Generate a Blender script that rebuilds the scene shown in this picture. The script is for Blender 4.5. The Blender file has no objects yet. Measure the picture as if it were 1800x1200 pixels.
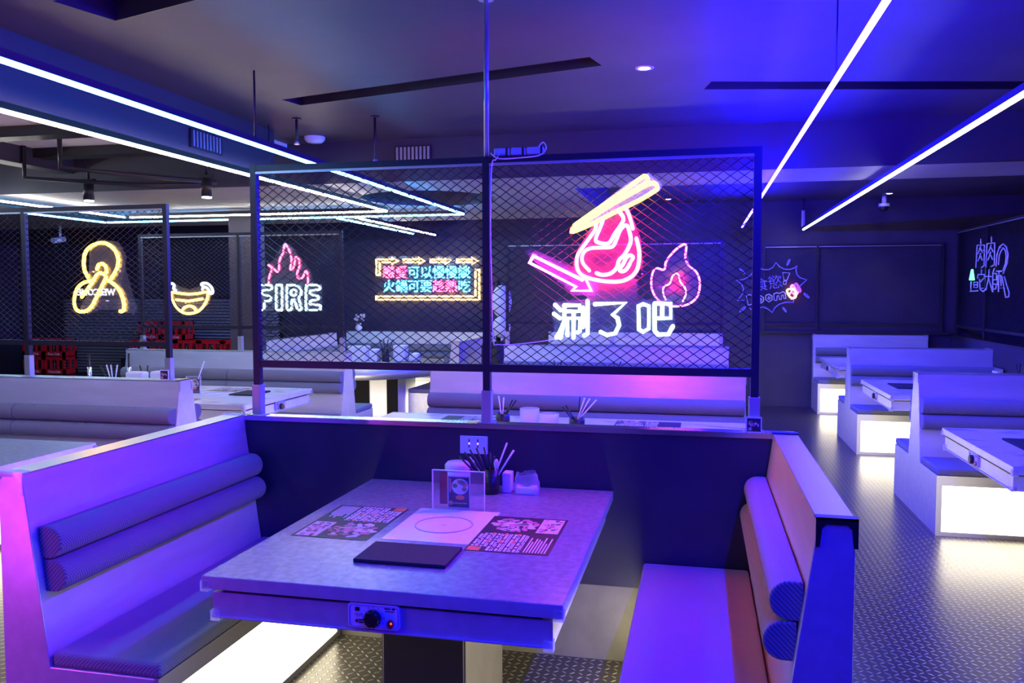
import bpy, bmesh, math, random, json
from mathutils import Vector, Matrix
random.seed(7)
SC = bpy.context.scene
COL = SC.collection
PI = math.pi
# ---------------------------------------------------------------- camera, world, exposure
cam_d = bpy.data.cameras.new('camera'); cam = bpy.data.objects.new('camera', cam_d); COL.objects.link(cam)
cam_d.sensor_width = 36.0; cam_d.lens = 1454.94 / 1800 * 36; cam_d.clip_start = .05; cam_d.clip_end = 100
yaw, pitch, roll = math.radians(12.788), math.radians(-3.3445), math.radians(-.072)
cam.matrix_world = (Matrix.Translation((0, 0, 1.6)) @ Matrix.Rotation(yaw, 4, 'Z') @ Matrix.Rotation(PI / 2 + pitch, 4, 'X') @ Matrix.Rotation(roll, 4, 'Z'))
SC.camera = cam
w = bpy.data.worlds.new('world'); SC.world = w; w.use_nodes = True
w.node_tree.nodes['Background'].inputs[0].default_value = (.16, .12, .5, 1)
w.node_tree.nodes['Background'].inputs[1].default_value = .01
vs = SC.view_settings
SC.display_settings.display_device = 'sRGB'
vs.view_transform = 'Standard'; vs.look = 'None'; vs.exposure = 0.0; vs.gamma = 1.0; vs.use_curve_mapping = False
SC.cycles.use_denoising = True
SC.cycles.sample_clamp_indirect = 6.0
# lamp colours and strengths (LED strips, neon and light boxes, plus added pink lamps)
E_BLUE = ((.004, .002, 1), 850)
E_WHITE = ((1, .93, .80), 21)
E_WHITL = ((1, .96, .88), 44)
E_CYAN = ((.07, .42, 1), 65)
E_MAG = ((.74, .06, 1), 85)  # for the added ring beside the near left bench
E_MAG2 = ((1, .10, .85), 110)  # for the two added strips hidden behind bench and partition
E_BOX = ((1, .90, .66), 6.5)

# ---------------------------------------------------------------- materials
def nt(m): return m.node_tree.nodes, m.node_tree.links
def mat(name, col, rough=.5, metal=0.0, spec=.5):
    m = bpy.data.materials.new(name); m.use_nodes = True
    b = m.node_tree.nodes['Principled BSDF']
    b.inputs['Base Color'].default_value = (*col, 1); b.inputs['Roughness'].default_value = rough
    b.inputs['Metallic'].default_value = metal; b.inputs['Specular IOR Level'].default_value = spec
    return m
def noisy(m, col2, scale=6, detail=4, bump=0.0, stretch=(1, 1, 1), lo=.4, hi=.65, dist=.0):
    n, l = nt(m); b = n['Principled BSDF']
    tc = n.new('ShaderNodeTexCoord'); mp = n.new('ShaderNodeMapping'); mp.inputs['Scale'].default_value = stretch
    tx = n.new('ShaderNodeTexNoise'); tx.inputs['Scale'].default_value = scale; tx.inputs['Detail'].default_value = detail
    tx.inputs['Distortion'].default_value = dist
    l.new(tc.outputs['Object'], mp.inputs[0]); l.new(mp.outputs[0], tx.inputs['Vector'])
    r = n.new('ShaderNodeValToRGB'); r.color_ramp.elements[0].position = lo; r.color_ramp.elements[1].position = hi
    r.color_ramp.elements[0].color = b.inputs['Base Color'].default_value[:]; r.color_ramp.elements[1].color = (*col2, 1)
    l.new(tx.outputs['Fac'], r.inputs[0]); l.new(r.outputs[0], b.inputs['Base Color'])
    if bump:
        bp = n.new('ShaderNodeBump'); bp.inputs['Strength'].default_value = bump; bp.inputs['Distance'].default_value = .01
        l.new(tx.outputs['Fac'], bp.inputs['Height']); l.new(bp.outputs[0], b.inputs['Normal'])
    return m
def emit(name, col, s):
    m = bpy.data.materials.new(name); m.use_nodes = True; n, l = nt(m)
    n.remove(n['Principled BSDF']); e = n.new('ShaderNodeEmission')
    e.inputs[0].default_value = (*col, 1); e.inputs[1].default_value = s
    l.new(e.outputs[0], n['Material Output'].inputs[0]); return m
def acrylic(name, fac=.14, col=(.9, .9, .95)):
    m = bpy.data.materials.new(name); m.use_nodes = True; n, l = nt(m); n.remove(n['Principled BSDF'])
    t = n.new('ShaderNodeBsdfTransparent'); d = n.new('ShaderNodeBsdfDiffuse'); tl = n.new('ShaderNodeBsdfTranslucent')
    g = n.new('ShaderNodeBsdfGlossy'); g.inputs['Roughness'].default_value = .08
    for x in (d, tl): x.inputs['Color'].default_value = (*col, 1)
    a = n.new('ShaderNodeMixShader'); a.inputs[0].default_value = .5; l.new(d.outputs[0], a.inputs[1]); l.new(tl.outputs[0], a.inputs[2])
    c = n.new('ShaderNodeMixShader'); c.inputs[0].default_value = fac; l.new(t.outputs[0], c.inputs[1]); l.new(a.outputs[0], c.inputs[2])
    e = n.new('ShaderNodeMixShader'); e.inputs[0].default_value = .03; l.new(c.outputs[0], e.inputs[1]); l.new(g.outputs[0], e.inputs[2])
    l.new(e.outputs[0], n['Material Output'].inputs[0]); return m
class NG:   # little maths helper for node graphs
    def __init__(s, m): s.n, s.l = nt(m)
    def m(s, op, a, b=None, c=None):
        k = s.n.new('ShaderNodeMath'); k.operation = op
        for i, v in enumerate((a, b, c)):
            if v is None: continue
            if isinstance(v, (int, float)): k.inputs[i].default_value = v
            else: s.l.new(v, k.inputs[i])
        return k.outputs[0]
def floor_mat():
    m = mat('tread_plate_metal', (.17, .15, .125), .34, .55); g = NG(m); n, l = g.n, g.l; b = n['Principled BSDF']
    tc = n.new('ShaderNodeTexCoord'); sp = n.new('ShaderNodeSeparateXYZ'); l.new(tc.outputs['Object'], sp.inputs[0])
    S = 1 / .035
    x = g.m('MULTIPLY', sp.outputs[0], S); y = g.m('MULTIPLY', sp.outputs[1], S)
    fx = g.m('FLOOR', x); fy = g.m('FLOOR', y)
    u = g.m('SUBTRACT', g.m('SUBTRACT', x, fx), .5); v = g.m('SUBTRACT', g.m('SUBTRACT', y, fy), .5)
    par = g.m('FLOORED_MODULO', g.m('ADD', fx, fy), 2)
    sg = g.m('SUBTRACT', g.m('MULTIPLY', par, 2), 1)
    v2 = g.m('MULTIPLY', v, sg)
    a = g.m('MULTIPLY', g.m('ADD', u, v2), .7071); c = g.m('MULTIPLY', g.m('SUBTRACT', u, v2), .7071)
    d = g.m('ADD', g.m('POWER', g.m('DIVIDE', g.m('ABSOLUTE', a), .42), 2), g.m('POWER', g.m('DIVIDE', g.m('ABSOLUTE', c), .13), 2))
    h = g.m('MAXIMUM', g.m('SUBTRACT', 1, d), 0); h = g.m('MINIMUM', g.m('MULTIPLY', h, 1.8), 1)
    seam = g.m('LESS_THAN', g.m('FLOORED_MODULO', sp.outputs[1], 1.22), .006)
    hh = g.m('SUBTRACT', h, seam)
    bp = n.new('ShaderNodeBump'); bp.inputs['Strength'].default_value = .8; bp.inputs['Distance'].default_value = .0035
    l.new(hh, bp.inputs['Height']); l.new(bp.outputs[0], b.inputs['Normal'])
    mx = n.new('ShaderNodeMix'); mx.data_type = 'RGBA'; l.new(h, mx.inputs[0])
    mx.inputs[6].default_value = (.075, .068, .058, 1); mx.inputs[7].default_value = (.34, .31, .26, 1)
    l.new(mx.outputs[2], b.inputs['Base Color'])
    tx = n.new('ShaderNodeTexNoise'); tx.inputs['Scale'].default_value = 1.5; l.new(tc.outputs['Object'], tx.inputs['Vector'])
    rr = g.m('ADD', g.m('MULTIPLY', tx.outputs['Fac'], .06), .27); l.new(rr, b.inputs['Roughness'])
    return m
def fabric_mat(name, c1, c2, pitch=.0105):
    m = mat(name, c1, .8); g = NG(m); n, l = g.n, g.l; b = n['Principled BSDF']
    tc = n.new('ShaderNodeTexCoord'); sp = n.new('ShaderNodeSeparateXYZ'); l.new(tc.outputs['Object'], sp.inputs[0])
    q = g.m('ADD', g.m('ADD', sp.outputs[0], g.m('MULTIPLY', sp.outputs[1], .75)), g.m('MULTIPLY', sp.outputs[2], .75))
    s = g.m('ADD', g.m('MULTIPLY', g.m('SINE', g.m('MULTIPLY', q, 2 * PI / pitch)), .5), .5)
    mx = n.new('ShaderNodeMix'); mx.data_type = 'RGBA'; l.new(s, mx.inputs[0])
    mx.inputs[6].default_value = (*c1, 1); mx.inputs[7].default_value = (*c2, 1); l.new(mx.outputs[2], b.inputs['Base Color'])
    bp = n.new('ShaderNodeBump'); bp.inputs['Strength'].default_value = .5; bp.inputs['Distance'].default_value = .002
    l.new(s, bp.inputs['Height']); l.new(bp.outputs[0], b.inputs['Normal']); b.inputs['Sheen Weight'].default_value = .1
    return m
M = dict(
    floor=floor_mat(),
    ceil=noisy(mat('ceiling_paint', (.064, .046, .054), .5), (.080, .058, .066), 2.0, 3),
    pale=noisy(mat('lit_soffit_underside', (.27, .25, .25), .6), (.31, .29, .29), 1.5, 3),  # paler tone imitates neon and strip light on the undersides
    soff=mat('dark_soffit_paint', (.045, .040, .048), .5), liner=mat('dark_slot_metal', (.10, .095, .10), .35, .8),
    beige=mat('beige_ceiling_board', (.78, .72, .62), .7),
    wall=noisy(mat('dark_wall_paint', (.036, .030, .052), .55), (.046, .038, .064), 3, 3),
    dark=noisy(mat('dark_laminate', (.022, .019, .042), .36), (.028, .024, .050), 5, 3),
    kick=noisy(mat('beige_kick_laminate', (.13, .12, .10), .4), (.16, .145, .12), 8, 3),
    lam=noisy(mat('silver_laminate', (.60, .59, .60), .36, .45), (.66, .65, .66), 3, 4, 0, (1, 6, 6)),
    jet=mat('jet_black_laminate', (.006, .005, .006), .6, 0, .12),
    trim=mat('satin_metal_trim', (.70, .69, .69), .34, .9),
    steel=mat('brushed_steel', (.72, .71, .70), .24, 1.0),
    steel2=mat('dull_aluminium', (.55, .55, .57), .42, .85),
    blackm=mat('black_metal', (.030, .027, .033), .38, .3),
    blackp=mat('black_plastic', (.012, .012, .014), .38),
    rubber=noisy(mat('black_felt', (.014, .014, .016), .85), (.03, .03, .034), 160, 2),
    fab=fabric_mat('grey_woven_fabric', (.15, .165, .178), (.245, .26, .275)),
    fabd=fabric_mat('slate_woven_fabric', (.095, .11, .135), (.21, .235, .265)),
    top=noisy(mat('grey_stone_laminate', (.155, .155, .16), .30), (.27, .265, .265), 36, 9, .0, (1, 1, 1), .34, .70, .4),
    marble=noisy(mat('pale_marble', (.72, .70, .66), .28), (.22, .21, .24), 2.6, 8, .0, (1, 2.2, 1), .54, .70, 1.6),
    white=mat('white_plastic', (.78, .78, .79), .35),
    paper=mat('white_paper', (.84, .83, .84), .7),
    glassw=mat('white_glass_ceramic', (.86, .84, .85), .22),
    grey=mat('grey_plastic', (.42, .42, .45), .4),
    inkd=mat('dark_menu_ink', (.030, .020, .022), .45),
    inkl=mat('pale_menu_print', (.72, .68, .66), .55),
    inko=mat('orange_menu_print', (.75, .20, .06), .55),
    food1=mat('pink_meat_print', (.55, .20, .20), .55),
    food2=mat('pale_food_print', (.62, .55, .46), .55),
    food3=mat('green_food_print', (.12, .20, .09), .55),
    red=mat('red_crate_plastic', (.78, .014, .022), .38),
    maroon=mat('maroon_print', (.28, .02, .03), .5),
    bottle=mat('dark_bottle_glass', (.035, .014, .009), .12),
    bcap=mat('bottle_cap_red', (.5, .02, .03), .35),
    clear=acrylic('clear_acrylic', .035), sign=acrylic('sign_acrylic', .042), sign3=acrylic('amber_lit_acrylic', .14), sign2=acrylic('thin_sign_acrylic', .05), film=acrylic('clear_bag_film', .30, (.95, .95, 1)),
    tub=acrylic('milky_tub_plastic', .36, (.9, .9, .93)),
    tubeoff=mat('unlit_white_tube', (.80, .80, .82), .35),
    tubebl=mat('unlit_blue_tube', (.35, .35, .8), .35),
    green=mat('leaf_green', (.06, .14, .05), .6), petal=mat('white_petal', (.8, .78, .8), .6),
    e_box=emit('light_box_panel', *E_BOX), e_blue=emit('blue_led', *E_BLUE), e_white=emit('white_led', *E_WHITE), e_whitl=emit('white_led_bright', *E_WHITL),
    e_cyan=emit('cyan_led', *E_CYAN), e_mag=emit('added_magenta_glow', *E_MAG), e_mag2=emit('added_pink_glow', *E_MAG2),
    e_down=emit('downlight_led', (1, .93, .82), 40), e_spot=emit('spot_led', (1, .95, .86), 9),
    n_yel=emit('neon_yellow', (1, .55, .05), 14), n_amb=emit('neon_amber', (1, .66, .20), 6), n_red=emit('neon_red', (1, .010, .045), 210),
    n_pink=emit('neon_pink', (1, .04, .70), 70), n_white=emit('neon_ice_white', (.60, .90, 1), 6), n_cyan=emit('neon_cyan', (.10, .70, 1), 7),
    n_rose=emit('neon_rose', (1, .08, .25), 9), n_mag=emit('neon_magenta', (1, .10, .60), 9), n_soft=emit('neon_soft_pink', (1, .25, .55), 7),
    n_green=emit('neon_green', (.15, 1, .45), 3), n_dimw=emit('neon_dim_white', (.9, .9, 1), 2.0),
    n_purple=emit('neon_purple', (.5, .1, 1), 1.2), n_mix=emit('neon_warm', (1, .75, .25), 4), r_ind=emit('indicator_red', (1, .06, .03), 3), r_or=emit('outlet_pilot', (1, .45, .2), 3),
)

# ---------------------------------------------------------------- mesh helpers
class MB:
    def __init__(s): s.bm = bmesh.new(); s.mi = 0
    def _set(s, vs0):
        pass
    def face(s, pts):
        v = [s.bm.verts.new(p) for p in pts]; f = s.bm.faces.new(v); f.material_index = s.mi; return f
    def box(s, x0, x1, y0, y1, z0, z1):
        if x0 > x1: x0, x1 = x1, x0
        if y0 > y1: y0, y1 = y1, y0
        v = [s.bm.verts.new((x, y, z)) for z in (z0, z1) for y in (y0, y1) for x in (x0, x1)]
        for q in ((0, 2, 3, 1), (4, 5, 7, 6), (0, 1, 5, 4), (2, 6, 7, 3), (0, 4, 6, 2), (1, 3, 7, 5)):
            f = s.bm.faces.new([v[i] for i in q]); f.material_index = s.mi
        return s
    def prism(s, prof, axis, a, b):
        """prof = list of 2D points, extruded along axis 'x','y' or 'z' from a to b"""
        def P(p, t): return {'x': (t, p[0], p[1]), 'y': (p[0], t, p[1]), 'z': (p[0], p[1], t)}[axis]
        A = [s.bm.verts.new(P(p, a)) for p in prof]; B = [s.bm.verts.new(P(p, b)) for p in prof]
        n = len(prof)
        for q in [A[::-1], B] + [[A[i], A[(i + 1) % n], B[(i + 1) % n], B[i]] for i in range(n)]:
            f = s.bm.faces.new(q); f.material_index = s.mi
        return s
    def ring(s, c, u, v, r, n): return [s.bm.verts.new(c + u * (r * math.cos(2 * PI * k / n)) + v * (r * math.sin(2 * PI * k / n))) for k in range(n)]
    def skin(s, rings, closed=False, smooth=True, caps=True):
        n = len(rings[0]); R = rings + ([rings[0]] if closed else [])
        for A, B in zip(R, R[1:]):
            for k in range(n):
                f = s.bm.faces.new([A[k], A[(k + 1) % n], B[(k + 1) % n], B[k]]); f.material_index = s.mi; f.smooth = smooth
        if caps and not closed:
            for q in (rings[0][::-1], rings[-1]):
                f = s.bm.faces.new(q); f.material_index = s.mi
        return s
    def tube(s, pts, r, n=6, closed=False, radii=None):
        P = [Vector(p) for p in pts]
        if closed and (P[0] - P[-1]).length < 1e-4: P = P[:-1]
        N = len(P); rings = []; u = None
        for i in range(N):
            a = P[i - 1] if (i > 0 or closed) else P[i]; b = P[(i + 1) % N] if (i < N - 1 or closed) else P[i]
            d1 = (P[i] - a); d2 = (b - P[i]); t = (d1.normalized() + d2.normalized()) if d1.length > 1e-9 and d2.length > 1e-9 else (d1 + d2)
            if t.length < 1e-6: t = d2 if d2.length > 1e-9 else d1
            t.normalize()
            if u is None: u = t.orthogonal().normalized()
            else:
                u = u - t * u.dot(t); u = u.normalized() if u.length > 1e-6 else t.orthogonal().normalized()
            v = t.cross(u); rr = radii[i] if radii else r
            rings.append(s.ring(P[i], u, v, rr, n))
        if closed: return s._closed(rings)
        return s.skin(rings)
    def _closed(s, rings):
        # align the last ring to the first to avoid twist
        n = len(rings[0]); A, B = rings[-1], rings[0]
        best = min(range(n), key=lambda k: (A[0].co - B[k].co).length)
        for R, S_ in zip(rings, rings[1:]):
            for k in range(n):
                f = s.bm.faces.new([R[k], R[(k + 1) % n], S_[(k + 1) % n], S_[k]]); f.material_index = s.mi; f.smooth = True
        for k in range(n):
            f = s.bm.faces.new([A[k], A[(k + 1) % n], B[(k + 1 + best) % n], B[(k + best) % n]]); f.material_index = s.mi; f.smooth = True
        return s
    def cyl(s, p, q, r, n=16, r2=None, smooth=True):
        p, q = Vector(p), Vector(q); t = (q - p).normalized(); u = t.orthogonal().normalized(); v = t.cross(u)
        return s.skin([s.ring(p, u, v, r, n), s.ring(q, u, v, r if r2 is None else r2, n)], smooth=smooth)
    def lathe(s, prof, c=(0, 0, 0), n=20, caps=True):
        c = Vector(c); X, Y = Vector((1, 0, 0)), Vector((0, 1, 0))
        return s.skin([s.ring(c + Vector((0, 0, z)), X, Y, max(r, 1e-4), n) for r, z in prof], caps=caps)
    def sphere(s, c, r, n=10, m=6, sq=(1, 1, 1)):
        b0 = len(s.bm.verts)
        g = bmesh.ops.create_uvsphere(s.bm, u_segments=n, v_segments=m, radius=r)
        for v in g['verts']:
            v.co = Vector((v.co.x * sq[0], v.co.y * sq[1], v.co.z * sq[2])) + Vector(c)
            for f in v.link_faces: f.material_index = s.mi; f.smooth = True
        return s
    def build(s, name, mats, parent=None, local=False, bevel=0, seg=2, kind=None):
        if parent is not None and not local:
            inv = Matrix.Translation(-Vector(parent['_o'])) if '_o' in parent else parent.matrix_world.inverted()
            s.bm.transform(inv)
        bmesh.ops.recalc_face_normals(s.bm, faces=s.bm.faces)
        me = bpy.data.meshes.new(name); s.bm.to_mesh(me); s.bm.free()
        o = bpy.data.objects.new(name, me); COL.objects.link(o)
        for m in (mats if isinstance(mats, (list, tuple)) else [mats]): me.materials.append(m)
        if parent is not None: o.parent = parent
        if bevel:
            b = o.modifiers.new('bevel', 'BEVEL'); b.width = bevel; b.segments = seg; b.limit_method = 'ANGLE'; b.angle_limit = math.radians(40)
            b.harden_normals = False
        if kind: o['kind'] = kind
        return o
def box(*a): return MB().box(*a)
def curve(pts, k=5, closed=False):
    """Catmull-Rom through the points"""
    P = [Vector(p) for p in pts]; out = []; N = len(P)
    if closed and (P[0] - P[-1]).length < 1e-4: P = P[:-1]; N -= 1
    rng = range(N if closed else N - 1)
    for i in rng:
        p0 = P[i - 1] if (i > 0 or closed) else P[i]; p1 = P[i]; p2 = P[(i + 1) % N]; p3 = P[(i + 2) % N] if (i + 2 < N or closed) else p2
        for j in range(k):
            t = j / k; out.append(.5 * ((2 * p1) + (p2 - p0) * t + (2 * p0 - 5 * p1 + 4 * p2 - p3) * t * t + (3 * p1 - p0 - 3 * p2 + p3) * t ** 3))
    out.append(out[0].copy() if closed else P[-1]); return out
def tag(o, label, cat, group=None):
    o['label'] = label; o['category'] = cat
    if group: o['group'] = group
    return o
def thing(name, label, cat, loc=(0, 0, 0), rz=0, group=None):
    o = bpy.data.objects.new(name, None); COL.objects.link(o); o.empty_display_size = .1
    o.matrix_world = Matrix.Translation(loc) @ Matrix.Rotation(rz, 4, 'Z')
    return tag(o, label, cat, group)
def struct(name, mb, mats, **k): return mb.build(name, mats, kind='structure', **k)
def text_part(name, body, size, m, parent, mw, extrude=.0006, align='CENTER', offset=0):
    """lettering as mesh; mw places its XY plane in the world"""
    c = bpy.data.curves.new(name, 'FONT'); c.body = body; c.size = size; c.extrude = extrude; c.align_x = align; c.align_y = 'CENTER'; c.offset = offset; c.resolution_u = 2
    t = bpy.data.objects.new('tmp', c); COL.objects.link(t); bpy.context.view_layer.update()
    me = bpy.data.meshes.new_from_object(t); bpy.data.objects.remove(t); bpy.data.curves.remove(c)
    me.name = name; me.transform(mw)
    if parent is not None: me.transform(parent.matrix_world.inverted())
    me.materials.clear(); me.materials.append(m)
    for p in me.polygons: p.material_index = 0
    o = bpy.data.objects.new(name, me); COL.objects.link(o)
    if parent is not None: o.parent = parent
    return o
def copy_tree(o, parent=None):
    c = o.copy(); COL.objects.link(c)
    if parent is not None: c.parent = parent
    for ch in [x for x in bpy.data.objects if x.parent == o]: copy_tree(ch, c)
    return c
FACE_S = Matrix.Rotation(PI / 2, 4, 'X')                                  # text plane facing -y
FACE_W = Matrix.Rotation(-PI / 2, 4, 'Z') @ Matrix.Rotation(PI / 2, 4, 'X')  # text plane facing -x
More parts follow.
